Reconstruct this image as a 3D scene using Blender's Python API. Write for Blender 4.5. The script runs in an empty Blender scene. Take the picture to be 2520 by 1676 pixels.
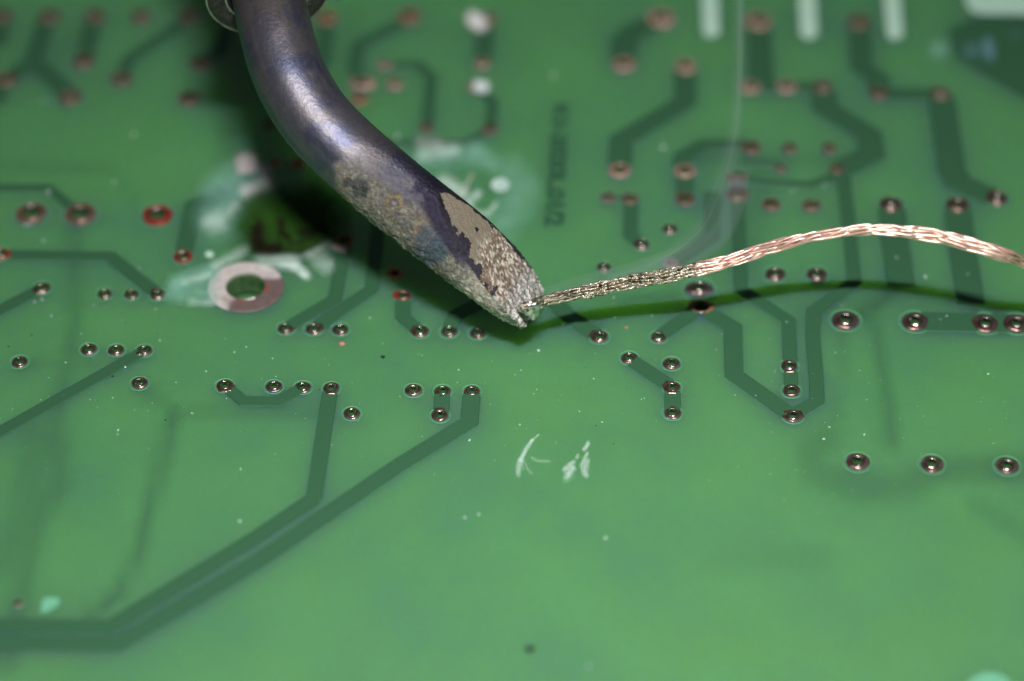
import bpy, bmesh, math, random
import numpy as np
from mathutils import Vector, Matrix
from mathutils.geometry import delaunay_2d_cdt

# ------------------------------------------------------------------ camera, world, light
# 1 Blender unit = 10 mm.  All modelling below is in millimetres (x right, y away, z up from the board top).
MM = 0.1
SC = bpy.context.scene
SC.unit_settings.scale_length = 0.01
W_PX, H_PX, F_PX = 2520.0, 1676.0, 6500.0
ELEV, DIST = math.radians(42.0), 181.0
ce, se = math.cos(ELEV), math.sin(ELEV)
C_ = np.array([0.0, -ce, se]); U_ = np.array([0.0, se, ce]); X_ = np.array([1.0, 0, 0])
CAM = C_ * DIST
FOCUS_PY = 985.0

cd = bpy.data.cameras.new('camera'); cam = bpy.data.objects.new('camera', cd)
SC.collection.objects.link(cam); SC.camera = cam
cam.location = Vector(CAM * MM)
cam.rotation_euler = (math.pi / 2 - ELEV, 0, 0)
cd.sensor_width = 36.0; cd.lens = 36.0 * F_PX / W_PX
cd.clip_start = 0.5; cd.clip_end = 500.0
cd.dof.use_dof = True

world = bpy.data.worlds.new("World"); SC.world = world; world.use_nodes = True
bg = world.node_tree.nodes['Background']
bg.inputs[0].default_value = (0.85, 0.92, 1.0, 1); bg.inputs[1].default_value = 0.040

FLASH = np.array([8.0, -100.0, 168.0])
ld = bpy.data.lights.new('flash', 'AREA'); ld.shape = 'RECTANGLE'; ld.size = 2.7; ld.size_y = 0.3
ld.spread = math.radians(95); ld.energy = 1270.0; ld.color = (1.0, 0.97, 0.93)
lo = bpy.data.objects.new('flash', ld); SC.collection.objects.link(lo)
lo.location = Vector(FLASH * MM)
lo.rotation_euler = (Vector((.4, -1.6, 0)) - Vector(FLASH * MM)).to_track_quat('-Z', 'Y').to_euler()

SC.view_settings.view_transform = 'Standard'; SC.view_settings.look = 'None'
SC.view_settings.gamma = 1.0; SC.view_settings.exposure = 0.0

# ------------------------------------------------------------------ geometry helpers
def ray(px, py):
    px = np.asarray(px, float); py = np.asarray(py, float)
    return (px[..., None] - W_PX / 2) / F_PX * X_ + (H_PX / 2 - py[..., None]) / F_PX * U_ - C_
def onz(px, py, h=0.0):
    """photograph point -> place on the level plane z = h"""
    d = ray(px, py); t = (h - CAM[2]) / d[..., 2]
    return CAM + d * t[..., None]
def ony(px, py, y):
    d = ray(px, py); t = (y - CAM[1]) / d[..., 1]
    return CAM + d * t[..., None]
def atd(px, py, depth):
    return CAM + ray(px, py) * np.asarray(depth, float)[..., None]
def depth_of(p): return float(np.dot(CAM - p, C_))
def pxof(P):
    v = P - CAM; dep = -(v @ C_)
    return W_PX / 2 + (v @ X_) / dep * F_PX, H_PX / 2 - (v @ U_) / dep * F_PX
ZF = depth_of(onz(1260.0, FOCUS_PY))
cd.dof.focus_distance = ZF * MM
cd.dof.aperture_fstop = (cd.lens * 1e-3) / (2 * 3.4 * MM)      # 6.8 mm wide opening
def mmpp(px, py):
    """millimetres per photograph pixel, across, on the board there"""
    return depth_of(onz(px, py)) / F_PX

rng = np.random.RandomState(7)
_perm = rng.permutation(4096)
_val = rng.rand(4096)
def vnoise(P):
    P = np.asarray(P, float); i = np.floor(P).astype(int); f = P - i; f = f * f * (3 - 2 * f)
    def h(dx, dy, dz):
        a = _perm[(i[..., 0] + dx) & 4095]; a = _perm[(a + i[..., 1] + dy) & 4095]
        return _val[(_perm[(a + i[..., 2] + dz) & 4095])]
    x, y, z = f[..., 0], f[..., 1], f[..., 2]
    def l(a, b, t): return a + (b - a) * t
    return l(l(l(h(0,0,0), h(1,0,0), x), l(h(0,1,0), h(1,1,0), x), y),
             l(l(h(0,0,1), h(1,0,1), x), l(h(0,1,1), h(1,1,1), x), y), z)
def fbm(P, sc=1.0, octv=4):
    P = np.asarray(P, float) * sc; s = 0; a = .5; t = 0
    for k in range(octv):
        s = s + a * vnoise(P * 2 ** k + 17.3 * k + 100); t += a; a *= .5
    return s / t
def sstep(a, b, x):
    t = np.clip((x - a) / (b - a), 0, 1); return t * t * (3 - 2 * t)

def mesh_obj(name, V, F, mat=None, parent=None, smooth=True, origin=None, mats=None, midx=None, fixn=False):
    V = np.asarray(V, float) * MM
    o0 = np.zeros(3)
    me = bpy.data.meshes.new(name)
    if origin is not None: o0 = np.asarray(origin, float) * MM; V = V - o0
    me.from_pydata(V.tolist(), [], [tuple(int(k) for k in f) for f in F])
    if mats:
        for m in mats: me.materials.append(m)
        me.polygons.foreach_set('material_index', np.asarray(midx, dtype=np.int32))
    elif mat: me.materials.append(mat)
    me.polygons.foreach_set('use_smooth', [bool(smooth)] * len(me.polygons))
    me.update()
    if fixn:
        bm_ = bmesh.new(); bm_.from_mesh(me); bmesh.ops.recalc_face_normals(bm_, faces=bm_.faces); bm_.to_mesh(me); bm_.free()
    ob = bpy.data.objects.new(name, me); SC.collection.objects.link(ob)
    ob.location = Vector(o0)
    if parent is not None:
        ob.parent = parent
        ob.location = Vector(o0) - parent.location
    return ob
def thing(name, label, cat, loc=(0, 0, 0), group=None):
    o = bpy.data.objects.new(name, None); SC.collection.objects.link(o)
    o.location = Vector(loc) * MM; o.empty_display_size = .3
    o['label'] = label; o['category'] = cat
    if group: o['group'] = group
    return o
def fattr(ob, name, vals):
    a = ob.data.attributes.new(name, 'FLOAT', 'POINT'); a.data.foreach_set('value', np.asarray(vals, dtype=np.float32).ravel())
def cattr(ob, name, cols):
    a = ob.data.color_attributes.new(name, 'FLOAT_COLOR', 'POINT')
    c = np.ones((len(cols), 4), dtype=np.float32); c[:, :3] = cols
    a.data.foreach_set('color', c.ravel())

# ------------------------------------------------------------------ materials
def newmat(name):
    m = bpy.data.materials.new(name); m.use_nodes = True
    nt = m.node_tree; b = nt.nodes['Principled BSDF']
    return m, nt, b
def N(nt, t, **kw):
    n = nt.nodes.new(t)
    for k, v in kw.items(): setattr(n, k, v)
    return n
def setin(b, **kw):
    for k, v in kw.items():
        k = k.replace('_', ' ')
        if isinstance(v, tuple) and len(v) == 3 and 'Radius' not in k: v = v + (1,)
        b.inputs[k].default_value = v
def noise_node(nt, scale, detail=4, rough=.6):
    tc = N(nt, 'ShaderNodeTexCoord'); n = N(nt, 'ShaderNodeTexNoise')
    n.inputs['Scale'].default_value = scale; n.inputs['Detail'].default_value = detail; n.inputs['Roughness'].default_value = rough
    nt.links.new(tc.outputs['Object'], n.inputs['Vector']); return n
def ramp(nt, src, stops):
    r = N(nt, 'ShaderNodeValToRGB'); e = r.color_ramp.elements
    while len(e) < len(stops): e.new(.5)
    for el, (p, c) in zip(e, stops): el.position = p; el.color = (c[0], c[1], c[2], 1)
    nt.links.new(src, r.inputs[0]); return r
def bump(nt, b, src, strength, dist):
    bp = N(nt, 'ShaderNodeBump'); bp.inputs['Strength'].default_value = strength; bp.inputs['Distance'].default_value = dist
    nt.links.new(src, bp.inputs['Height']); nt.links.new(bp.outputs[0], b.inputs['Normal']); return bp
def mix(nt, fac, a, c):
    m = N(nt, 'ShaderNodeMix', data_type='RGBA')
    if isinstance(fac, float): m.inputs[0].default_value = fac
    else: nt.links.new(fac, m.inputs[0])
    for s, v in ((6, a), (7, c)):
        if isinstance(v, tuple): m.inputs[s].default_value = v + (1,)
        else: nt.links.new(v, m.inputs[s])
    return m.outputs[2]

def board_mat(name, col, col2, clear=False):
    m, nt, b = newmat(name)
    n = noise_node(nt, 85, 2, .8); n2 = noise_node(nt, .9, 3, .5)
    at = N(nt, 'ShaderNodeAttribute', attribute_name='under')
    n4 = noise_node(nt, 1.7, 2, .5)
    pr = ramp(nt, n2.outputs[0], [(.36, (0, 0, 0)), (.64, (1, 1, 1))]); pr2 = ramp(nt, n4.outputs[0], [(.38, (0, 0, 0)), (.62, (1, 1, 1))])
    a1 = mix(nt, pr.outputs[0], tuple(c * k for c, k in zip(col, (.88, .90, 1.10))), tuple(c * k for c, k in zip(col, (1.08, 1.06, .88))))
    a2 = mix(nt, pr.outputs[0], tuple(c * k for c, k in zip(col, (.95, .97, 1.0))), tuple(c * k for c, k in zip(col, (1.12, 1.12, 1.05))))
    base = mix(nt, pr2.outputs[0], a1, a2)
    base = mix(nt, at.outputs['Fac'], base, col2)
    g = ramp(nt, n.outputs[0], [(.3, (.88, .88, .88)), (.7, (1.12, 1.12, 1.12))])
    mm = N(nt, 'ShaderNodeMix', data_type='RGBA', blend_type='MULTIPLY'); mm.inputs[0].default_value = 1
    nt.links.new(base, mm.inputs[6]); nt.links.new(g.outputs[0], mm.inputs[7])
    nt.links.new(mm.outputs[2], b.inputs['Base Color'])
    setin(b, Roughness=.55, Subsurface_Weight=1.0, Subsurface_Scale=1.8, IOR=1.5, Coat_IOR=1.9)
    b.inputs['Subsurface Radius'].default_value = (1.2, 1.0, .02)
    b.inputs['Specular IOR Level'].default_value = .6
    b.inputs['Coat Weight'].default_value = 1.0; b.inputs['Coat Roughness'].default_value = .52
    n3 = noise_node(nt, 22, 4, .6); bump(nt, b, n3.outputs[0], .12, .01)
    return m
M_BOARD = board_mat('green_solder_mask', (.082, .365, .100), (.030, .165, .060))
M_CLEAR = board_mat('bare_laminate_ring', (.110, .40, .150), (.08, .30, .11))

def trace_mat():
    m, nt, b = newmat('masked_copper')
    n = noise_node(nt, 120, 2, .7)
    c = ramp(nt, n.outputs[0], [(.3, (.048, .190, .090)), (.7, (.070, .250, .118))])
    nt.links.new(c.outputs[0], b.inputs['Base Color'])
    setin(b, Metallic=.75, Roughness=.72)
    b.inputs['Coat Weight'].default_value = .5; b.inputs['Coat Roughness'].default_value = .52; b.inputs['Coat IOR'].default_value = 1.8
    return m
M_TRACE = trace_mat()

def metal(name, c1, c2, rough, metallic=1.0, scale=12, bstr=.25, bd=.01):
    m, nt, b = newmat(name)
    n = noise_node(nt, scale, 5, .65)
    c = ramp(nt, n.outputs[0], [(.35, c1), (.65, c2)])
    nt.links.new(c.outputs[0], b.inputs['Base Color'])
    setin(b, Metallic=metallic)
    r = N(nt, 'ShaderNodeMapRange'); r.inputs[3].default_value = rough * .75; r.inputs[4].default_value = rough * 1.3
    nt.links.new(n.outputs[0], r.inputs[0]); nt.links.new(r.outputs[0], b.inputs['Roughness'])
    n2 = noise_node(nt, scale * 3, 3, .6); bump(nt, b, n2.outputs[0], bstr, bd)
    return m
M_PAD = {
 'dark':   metal('tinned_copper_dark', (.30, .14, .12), (.62, .45, .42), .30, .95, 14),
 'copper': metal('bare_copper_pad', (.46, .24, .19), (.66, .41, .34), .5, .45, 6),
 'brown':  metal('oxidised_copper_pad', (.17, .08, .055), (.32, .18, .14), .42, .5, 6),
 'red':    metal('red_oxidised_pad', (.30, .020, .012), (.26, .05, .03), .45, .3, 7),
 'orange': metal('orange_copper_pad', (.32, .13, .07), (.44, .21, .13), .5, .4, 7),
 'tin':    metal('tinned_pad', (.40, .29, .28), (.74, .62, .60), .5, .35, 1.2),
 'bright': metal('bright_copper_pad', (.62, .20, .09), (.78, .30, .15), .45, .25, 7),
 'grey':   metal('smoke_veiled_pad', (.30, .27, .28), (.42, .36, .36), .5, .5, 5),  # grey of the smoke in front, painted into the pad colour
}
M_BARREL = metal('tinned_hole_wall', (.42, .40, .36), (.60, .57, .54), .22, 1, 9, .4, .02)
M_EDGE = metal('green_mask_edge', (.085, .37, .13), (.11, .41, .15), .6, 0, 9)
M_INNER = metal('greenish_hole_wall', (.05, .14, .05), (.16, .26, .12), .35, .3, 9, .5, .02)
M_SOLDER = metal('solder', (.55, .53, .50), (.80, .78, .76), .25, 1, 8, .5, .02)
M_COLLAR = metal('blackened_steel', (.035, .036, .032), (.085, .085, .075), .42, .6, 26, .8, .03)
M_RIM = metal('worn_steel_edge', (.22, .25, .20), (.50, .52, .44), .35, .9, 12)

def plain(name, col, rough=.6, **kw):
    m, nt, b = newmat(name); n = noise_node(nt, 30, 3, .6)
    c = ramp(nt, n.outputs[0], [(.3, tuple(x * .88 for x in col)), (.7, tuple(min(1, x * 1.1) for x in col))])
    nt.links.new(c.outputs[0], b.inputs['Base Color']); setin(b, Roughness=rough, **kw); return m
M_SILK = plain('pale_silkscreen_ink', (.50, .76, .62), .6)
M_SILK2 = plain('thin_silkscreen_ink', (.16, .48, .30), .6)
M_MAT = plain('green_work_mat', (.05, .17, .065), .7)
M_DUST = plain('pale_dust', (.8, .9, .88), .5)
M_DARK = plain('black_crumb_and_shade', (.012, .010, .010), .5)
M_CRUMB = plain('copper_crumb', (.62, .22, .18), .5)

def decal_mat(name):
    m, nt, b = newmat(name)
    a = N(nt, 'ShaderNodeAttribute', attribute_name='cover'); c = N(nt, 'ShaderNodeAttribute', attribute_name='tint')
    nt.links.new(c.outputs['Color'], b.inputs['Base Color'])
    nt.links.new(a.outputs['Fac'], b.inputs['Alpha']); setin(b, Roughness=.8); b.inputs['Specular IOR Level'].default_value = .15
    return m
M_RES = decal_mat('dried_flux')

# ------------------------------------------------------------------ the circuit board
TILES = {'A1': (0, 0), 'A2': (630, 0), 'A3': (1260, 0), 'A4': (1890, 0), 'B1': (0, 420), 'B2': (630, 420), 'B3': (1260, 420),
         'B4': (1890, 420), 'C1': (0, 840), 'C2': (630, 840), 'C3': (1260, 840), 'C4': (1890, 840),
         'D1': (0, 1256), 'D2': (630, 1256), 'D3': (1260, 1256), 'D4': (1890, 1256)}
Z_ = 3.7333
def T(t, x, y): o = TILES[t]; return (o[0] + x / Z_, o[1] + y / Z_)

board = thing('circuit_board', 'bare green circuit board with copper pads and dark traces under the soldering iron', 'circuit board')

# centre, full width (tile pixels), kind, hole share, stub directions in degrees (photo sense: 0 right, 90 down)
PADS = [
 ('A1', 10, 145, 225, 'brown', .42, ()), ('A1', 450, 150, 215, 'brown', .42, ()), ('A1', 870, 150, 215, 'brown', .42, ()), ('A1', 1295, 152, 210, 'brown', .42, ()),
 ('A1', 1720, 155, 210, 'brown', .42, ()), ('A1', 760, 565, 215, 'brown', .42, ()), ('A1', 1113, 728, 220, 'brown', .42, ()), ('A1', 647, 897, 225, 'brown', .42, ()),
 ('A1', 55, 735, 225, 'brown', .42, ()), ('A1', 1830, 582, 225, 'brown', .42, ()), ('A1', 1738, 907, 225, 'brown', .42, ()),
 ('A2', 650, 170, 220, 'orange', .4, ()), ('A2', 1400, 155, 235, 'orange', .4, ()), ('A2', 2110, 185, 190, 'orange', .4, ()),
 ('A2', 1180, 597, 160, 'copper', .4, ()), ('A2', 960, 770, 235, 'copper', .38, (0,)), ('A2', 1275, 775, 160, 'copper', .4, ()), ('A2', 945, 910, 185, 'orange', .4, ()),
 ('A2', 2082, 583, 155, 'copper', .42, ()), ('A2', 2010, 792, 160, 'orange', .4, ()), ('A2', 1565, 1175, 150, 'brown', .42, ()), ('A2', 2145, 1185, 160, 'brown', .42, (140,)),
 ('A2', 120, 1145, 110, 'red', .35, ()), ('A2', 175, 1500, 125, 'bright', .42, ()), ('A2', 385, 1500, 145, 'bright', .42, ()), ('A1', 2265, 1500, 185, 'tin', .36, ()),
 ('A3', 1365, 175, 285, 'copper', .36, ()), ('A3', 1025, 597, 225, 'copper', .42, ()), ('A3', 1590, 615, 225, 'copper', .42, ()), ('A3', 2263, 200, 275, 'copper', .4, ()),
 ('A3', 2190, 800, 205, 'copper', .42, ()), ('A3', 2200, 1355, 205, 'brown', .42, ()), ('A3', 990, 1572, 215, 'copper', .45, ()), ('A3', 1590, 1578, 210, 'copper', .45, ()),
 ('A4', 830, 207, 235, 'brown', .4, ()), ('A4', 170, 798, 200, 'copper', .42, ()), ('A4', 500, 802, 205, 'brown', .42, ()), ('A4', 1015, 862, 195, 'brown', .42, ()), ('A4', 1580, 862, 205, 'brown', .42, ()),
 ('A4', 200, 1362, 160, 'brown', .45, ()), ('A4', 555, 1366, 155, 'brown', .45, ()), ('A4', 118, 1545, 130, 'brown', .45, ()), ('A4', 630, 1555, 145, 'brown', .45, ()),
 ('B1', 290, 395, 280, 'brown', .5, ()), ('B1', 735, 405, 285, 'brown', .5, ()), ('B1', 1445, 412, 283, 'red', .5, ()), ('B1', 1680, 795, 175, 'red', .55, ()),
 ('B1', 8, 770, 165, 'red', .55, (0,)), ('B1', 385, 1080, 155, 'dark', .55, (150,)), ('B1', 962, 1135, 137, 'dark', .55, ()), ('B1', 1207, 1140, 137, 'dark', .55, ()), ('B1', 1450, 1140, 145, 'dark', .55, (215,)),
 ('B2', 815, 652, 165, 'bright', .62, ()), ('B2', 1275, 952, 148, 'bright', .55, ()), ('B2', 1352, 1155, 150, 'red', .55, (190,)),
 ('B2', 275, 1450, 153, 'dark', .55, (-15,)), ('B2', 530, 1455, 153, 'dark', .55, (-10,)), ('B2', 778, 1460, 150, 'dark', .55, ()), ('B2', 1508, 1478, 158, 'dark', .55, (195,)), ('B2', 1773, 1480, 150, 'dark', .55, (-60,)), ('B2', 2035, 1495, 148, 'dark', .55, ()),
 ('B3', 2070, 65, 240, 'brown', .34, ()), ('B3', 880, 250, 142, 'brown', .42, ()), ('B3', 1080, 260, 155, 'brown', .42, ()), ('B3', 1588, 265, 185, 'brown', .42, ()), ('B3', 2065, 222, 215, 'brown', .4, ()),
 ('B3', 1452, 540, 143, 'dark', .48, ()), ('B3', 1190, 682, 150, 'dark', .48, ()), ('B3', 845, 887, 135, 'dark', .48, ()), ('B3', 1460, 860, 145, 'grey', .3, ()),
 ('B3', 1718, 1088, 270, 'dark', .36, ()), ('B3', 1733, 1260, 250, 'orange', .45, ()), ('B3', 805, 1530, 160, 'dark', .55, (200,)), ('B3', 1345, 1530, 145, 'dark', .58, ()),
 ('B4', 30, 310, 175, 'brown', .42, ()), ('B4', 400, 320, 170, 'brown', .42, ()), ('B4', 1130, 312, 215, 'dark', .4, ()), ('B4', 1738, 322, 220, 'dark', .4, ()), ('B4', 2105, 255, 208, 'dark', .4, ()),
 ('B4', 65, 955, 187, 'dark', .48, ()), ('B4', 447, 957, 187, 'dark', .48, ()), ('B4', 712, 1378, 245, 'dark', .46, ()), ('B4', 1352, 1390, 245, 'dark', .44, ()), ('B4', 1998, 1405, 243, 'dark', .42, ()), ('B4', 2285, 1410, 243, 'dark', .42, ()),
 ('C1', 180, 190, 148, 'dark', .55, ()), ('C1', 816, 76, 148, 'dark', .55, ()), ('C1', 1070, 82, 145, 'dark', .55, ()), ('C1', 1325, 88, 145, 'dark', .55, (160,)), ('C1', 1281, 388, 150, 'dark', .55, ()), ('C1', 2065, 410, 152, 'dark', .55, (20, 100)),
 ('C2', 163, 417, 150, 'dark', .55, ()), ('C2', 430, 425, 148, 'dark', .55, (155,)), ('C2', 691, 435, 148, 'dark', .58, (90,)), ('C2', 881, 665, 152, 'dark', .55, ()), ('C2', 1447, 453, 153, 'dark', .55, ()), ('C2', 1715, 460, 150, 'dark', .55, (90,)),
 ('C2', 1983, 464, 150, 'dark', .55, (90,)), ('C2', 1690, 685, 155, 'dark', .55, (-90,)),
 ('C3', 1076, 155, 152, 'dark', .55, (25,)), ('C3', 1468, 207, 155, 'dark', .56, ()), ('C3', 1472, 430, 152, 'dark', .56, (90, 205)), ('C3', 1474, 662, 155, 'dark', .56, (-90,)),
 ('C4', 197, 232, 150, 'dark', .55, (90,)), ('C4', 213, 457, 155, 'dark', .55, ()), ('C4', 228, 688, 165, 'dark', .52, (-10, 190)), ('C4', 820, 1112, 213, 'dark', .5, ()), ('C4', 1505, 1130, 210, 'dark', .5, ()), ('C4', 2195, 1147, 208, 'dark', .5, ()),
 ('D1', 165, 850, 100, 'dark', .45, ()),
]
pads = []
for t, x, y, w, kind, hs, stubs in PADS:
    px, py = T(t, x, y); p = onz(px, py); ro = w / Z_ / 2 * mmpp(px, py)
    if py < 470: ro *= .90                       # the photo shows these widened by its blur
    if kind in ('copper', 'brown', 'orange'): hs = min(.62, hs * 1.36)
    pads.append(dict(c=p, ro=ro, ri=ro * hs, kind=kind, stubs=stubs, px=(px, py)))
BIG = onz(605.0, 706.5); big = dict(c=BIG, ro=94 * mmpp(605, 706), ri=46 * mmpp(605, 706), kind='tin', stubs=(), px=(605, 706))
pads.append(big)
for q in pads:                                    # a few pads are oblong
    for tt_, x_, y_, sy_ in (('B3', 1718, 1088, .60), ('B3', 1733, 1260, .66), ('B3', 2070, 65, .60), ('A2', 960, 770, .72), ('A2', 1180, 597, .75), ('B3', 880, 250, .85)):
        u_ = T(tt_, x_, y_)
        if abs(u_[0] - q['px'][0]) < 1 and abs(u_[1] - q['px'][1]) < 1: q['sy'] = sy_

# traces: (width in tile pixels, points)
TR = [
 (150, [('A1', 430, 170), ('A1', 300, 570), ('A1', 400, 640), ('A1', 640, 870)]),
 (110, [('A1', 300, 570), ('A1', 150, 660), ('A1', 55, 735)]),
 (140, [('A1', 30, 160), ('A1', -20, 420)]), (110, [('A1', 40, 760), ('A1', -40, 960)]),
 (150, [('A1', 860, 180), ('A1', 770, 540)]),
 (95, [('A1', 1720, 180), ('A1', 1180, 545), ('A1', 1113, 710)]),
 (130, [('A2', 650, 190), ('A2', 620, 560), ('A2', 400, 900)]),
 (110, [('A1', 1830, 582), ('A1', 2020, 470), ('A1', 2110, 200)]),
 (115, [('A2', 1380, 190), ('A2', 940, 410), ('A2', 905, 620), ('A2', 950, 770)]),
 (90, [('A2', 1200, 597), ('A2', 1490, 597), ('A2', 1610, 700), ('A2', 1600, 850), ('A2', 1570, 1160)]),
 (150, [('A2', 2110, 200), ('A2', 2085, 570)]),
 (80, [('A2', 2010, 800), ('A2', 2100, 860), ('A2', 2175, 940), ('A2', 2150, 1180)]),
 (55, [('A2', 2100, 1210), ('A2', 1920, 1310), ('A2', 1600, 1315), ('A2', 1100, 1315)]),
 (185, [('A3', 1340, 190), ('A3', 1120, 280), ('A3', 1025, 380), ('A3', 1025, 590)]),
 (195, [('A3', 1590, 640), ('A3', 1590, 930), ('A3', 1000, 1285), ('A3', 990, 1560)]),
 (215, [('A3', 2263, 210), ('A3', 2290, 790)]),
 (85, [('A3', 2190, 800), ('A4', 560, 805)]),
 (110, [('A3', 1560, 1570), ('A3', 1560, 1440), ('A3', 1760, 1330), ('A3', 2200, 1330)]),
 (190, [('A4', 840, 215), ('A4', 860, 610), ('A4', 1020, 730), ('A4', 1010, 850)]),
 (105, [('A4', 1015, 868), ('A4', 1580, 868)]),
 (210, [('A4', 1590, 880), ('A4', 1690, 1575), ('B4', 1770, 120), ('B4', 2105, 260)]),
 (195, [('A4', 510, 830), ('A4', 525, 990), ('A4', 930, 1235), ('A4', 955, 1410), ('A4', 640, 1560)]),
 (55, [('B3', 2090, 75), ('B3', 2352, 110), ('B4', 380, 130), ('B4', 560, 70), ('B4', 630, 0)]),
 (40, [('A3', 2100, 1490), ('A4', 100, 1500)]),
 (30, [('B3', 880, 250), ('B3', 1080, 255)]),
 (110, [('B3', 1090, 270), ('B3', 1090, 590), ('B3', 1190, 690)]),
 (150, [('B3', 1588, 20), ('B3', 1588, 260)]),
 (120, [('B3', 1840, 200), ('B3', 1840, 600), ('B3', 1470, 860)]),
 (118, [('B3', 2075, 240), ('B3', 2090, 700), ('B3', 2105, 1090), ('B4', 190, 1375), ('C4', 197, 20), ('C4', 213, 457)]),
 (120, [('B4', 690, 30), ('B4', 740, 480), ('B4', 795, 1020), ('B4', 420, 1290), ('B4', 410, 1500), ('C4', 440, 300), ('C4', 450, 540), ('C4', 235, 672)]),
 (238, [('B4', 1135, 330), ('B4', 1165, 640), ('B4', 1225, 1060)]),
 (238, [('B4', 1742, 340), ('B4', 1790, 740), ('B4', 1868, 1230)]),
 (165, [('B4', 1352, 1388), ('B4', 2290, 1408)]),
 (130, [('B3', 380, 1190), ('B3', 500, 1320), ('B3', 800, 1525)]),
 (110, [('B3', 1700, 1275), ('B3', 1345, 1525)]),
 (128, [('B3', 1760, 1280), ('B3', 2030, 1440), ('C3', 2032, 10), ('C3', 2040, 305), ('C3', 2352, 525), ('C4', 228, 688)]),
 (112, [('C3', 1076, 160), ('C3', 1470, 420)]), (140, [('C3', 1474, 430), ('C3', 1474, 660)]),
 (135, [('C2', 1712, 465), ('C2', 1700, 680)]),
 (138, [('C2', 1983, 470), ('C2', 1962, 740), ('C2', 1300, 1145)]),
 (128, [('C2', 1300, 1145), ('D1', 2352, 480), ('D1', 1085, 1228), ('D1', -500, 1212)]),
 (135, [('C2', 683, 440), ('C2', 530, 1460)]), (122, [('C2', 540, 1440), ('D1', 2352, 250), ('D1', 1010, 1070), ('D1', -500, 1050)]),
 (85, [('C1', 2070, 410), ('C1', 2235, 550), ('C2', 190, 555), ('C2', 425, 430)]),
 (88, [('C1', 1322, 92), ('C1', -300, 1000)]),
 (88, [('B1', 380, 1085), ('B1', -300, 1440)]),
 (62, [('B1', -300, 158), ('B1', 450, 160), ('B1', 730, 390)]),
 (88, [('B1', 8, 775), ('B1', 1020, 790), ('B1', 1450, 1135)]),
 (100, [('B1', 1680, 790), ('B1', 1775, 320), ('B1', 2180, 130), ('B1', 2400, 60)]),
 (100, [('B2', 815, 660), ('B2', 725, 1180), ('B2', 275, 1445)]),
 (115, [('B2', 1180, 100), ('B2', 1110, 640), ('B2', 1060, 1090), ('B2', 530, 1450)]),
 (115, [('B2', 1352, 1160), ('B2', 1345, 1340), ('B2', 1508, 1478)]),
 (115, [('B2', 2400, 1050), ('B2', 1830, 1330), ('B2', 1773, 1478)]),
]
trace_poly = []
for w, pts in TR:
    P = [T(*p) for p in pts]
    Q = [onz(*p) for p in P]
    ws = [w / Z_ * mmpp(*p) for p in P]
    # the tile widths were read across the trace in the photo; foreshortening varies with its direction
    trace_poly.append((Q, ws, P))
def build_trace(k, Q, ws, P):
    n = len(Q); V = []
    z = 0.03 + 0.0012 * k
    L, R = [], []
    # true width: widths were read horizontally for upright runs and vertically for level ones
    def dirs(i, j): d = (Q[j] - Q[i])[:2]; return d / (np.linalg.norm(d) + 1e-9)
    seg = []
    for i in range(n - 1):
        d = dirs(i, i + 1); dp = np.array(P[i + 1]) - np.array(P[i]); dp = dp / np.linalg.norm(dp)
        # photo-normal -> board width of a strip that measures w across in the photo
        a = np.array([-dp[1], dp[0]]); base = np.array(P[i])
        q0 = onz(*(base - a * .5))[:2]; q1 = onz(*(base + a * .5))[:2]
        nn = np.array([-d[1], d[0]]); wpp = abs(np.dot(q1 - q0, nn)) / mmpp(*P[i])
        seg.append((d, nn, wpp))
    width = np.median([s[2] * .5 * (ws[i] + ws[i + 1]) for i, s in enumerate(seg)])
    wn = [width] * n
    for i in range(n):
        if i == 0: m = seg[0][1]; k_ = 1
        elif i == n - 1: m = seg[-1][1]; k_ = 1
        else:
            m = seg[i - 1][1] + seg[i][1]; m /= np.linalg.norm(m) + 1e-9
            k_ = 1 / max(.55, np.dot(m, seg[i][1]))
        h = wn[i] * .5 * k_
        L.append(Q[i][:2] + m * h); R.append(Q[i][:2] - m * h)
    for i in range(n):
        e = (L[i] - R[i]); e = e / np.linalg.norm(e) * .04
        V += [(*(L[i] + e), .001), (*L[i], z), (*R[i], z), (*(R[i] - e), .001)]
    F = []
    for i in range(n - 1):
        for j in range(3):
            a = i * 4 + j; F.append((a, a + 1, a + 5, a + 4))
    mesh_obj('copper_trace', V, F, M_TRACE, board, smooth=False, origin=Q[0])
def cut(Q, ws, P):
    """split a track where it would run across a drilled hole"""
    out = []; cur = [(Q[0], ws[0], P[0])]
    for i in range(len(Q) - 1):
        a, b = Q[i][:2], Q[i + 1][:2]; iv = []
        for p in pads:
            c = p['c'][:2]; rr = p['ri'] * 1.12; d = b - a; f = a - c
            A = d @ d; B = 2 * f @ d; D = B * B - 4 * A * (f @ f - rr * rr)
            if D <= 0: continue
            t0 = (-B - math.sqrt(D)) / (2 * A); t1 = (-B + math.sqrt(D)) / (2 * A)
            if t1 > 0 and t0 < 1: iv.append((max(t0, 0), min(t1, 1)))
        def at(t): return (Q[i] + (Q[i + 1] - Q[i]) * t, ws[i] + (ws[i + 1] - ws[i]) * t, (P[i][0] + (P[i + 1][0] - P[i][0]) * t, P[i][1] + (P[i + 1][1] - P[i][1]) * t))
        for t0, t1 in sorted(iv):
            if t0 > .001: cur.append(at(t0))
            if len(cur) > 1: out.append(cur)
            cur = [at(t1)] if t1 < .999 else []
        if cur or not iv: cur.append(at(1.0))
        elif not cur: cur = []
    if len(cur) > 1: out.append(cur)
    return [c for c in out if np.linalg.norm(c[0][0] - c[-1][0]) > .15]
kk = 0
for Q, ws, P in trace_poly:
    for piece in cut(Q, ws, P):
        build_trace(kk, [c[0] for c in piece], [c[1] for c in piece], [c[2] for c in piece]); kk += 1

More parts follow.
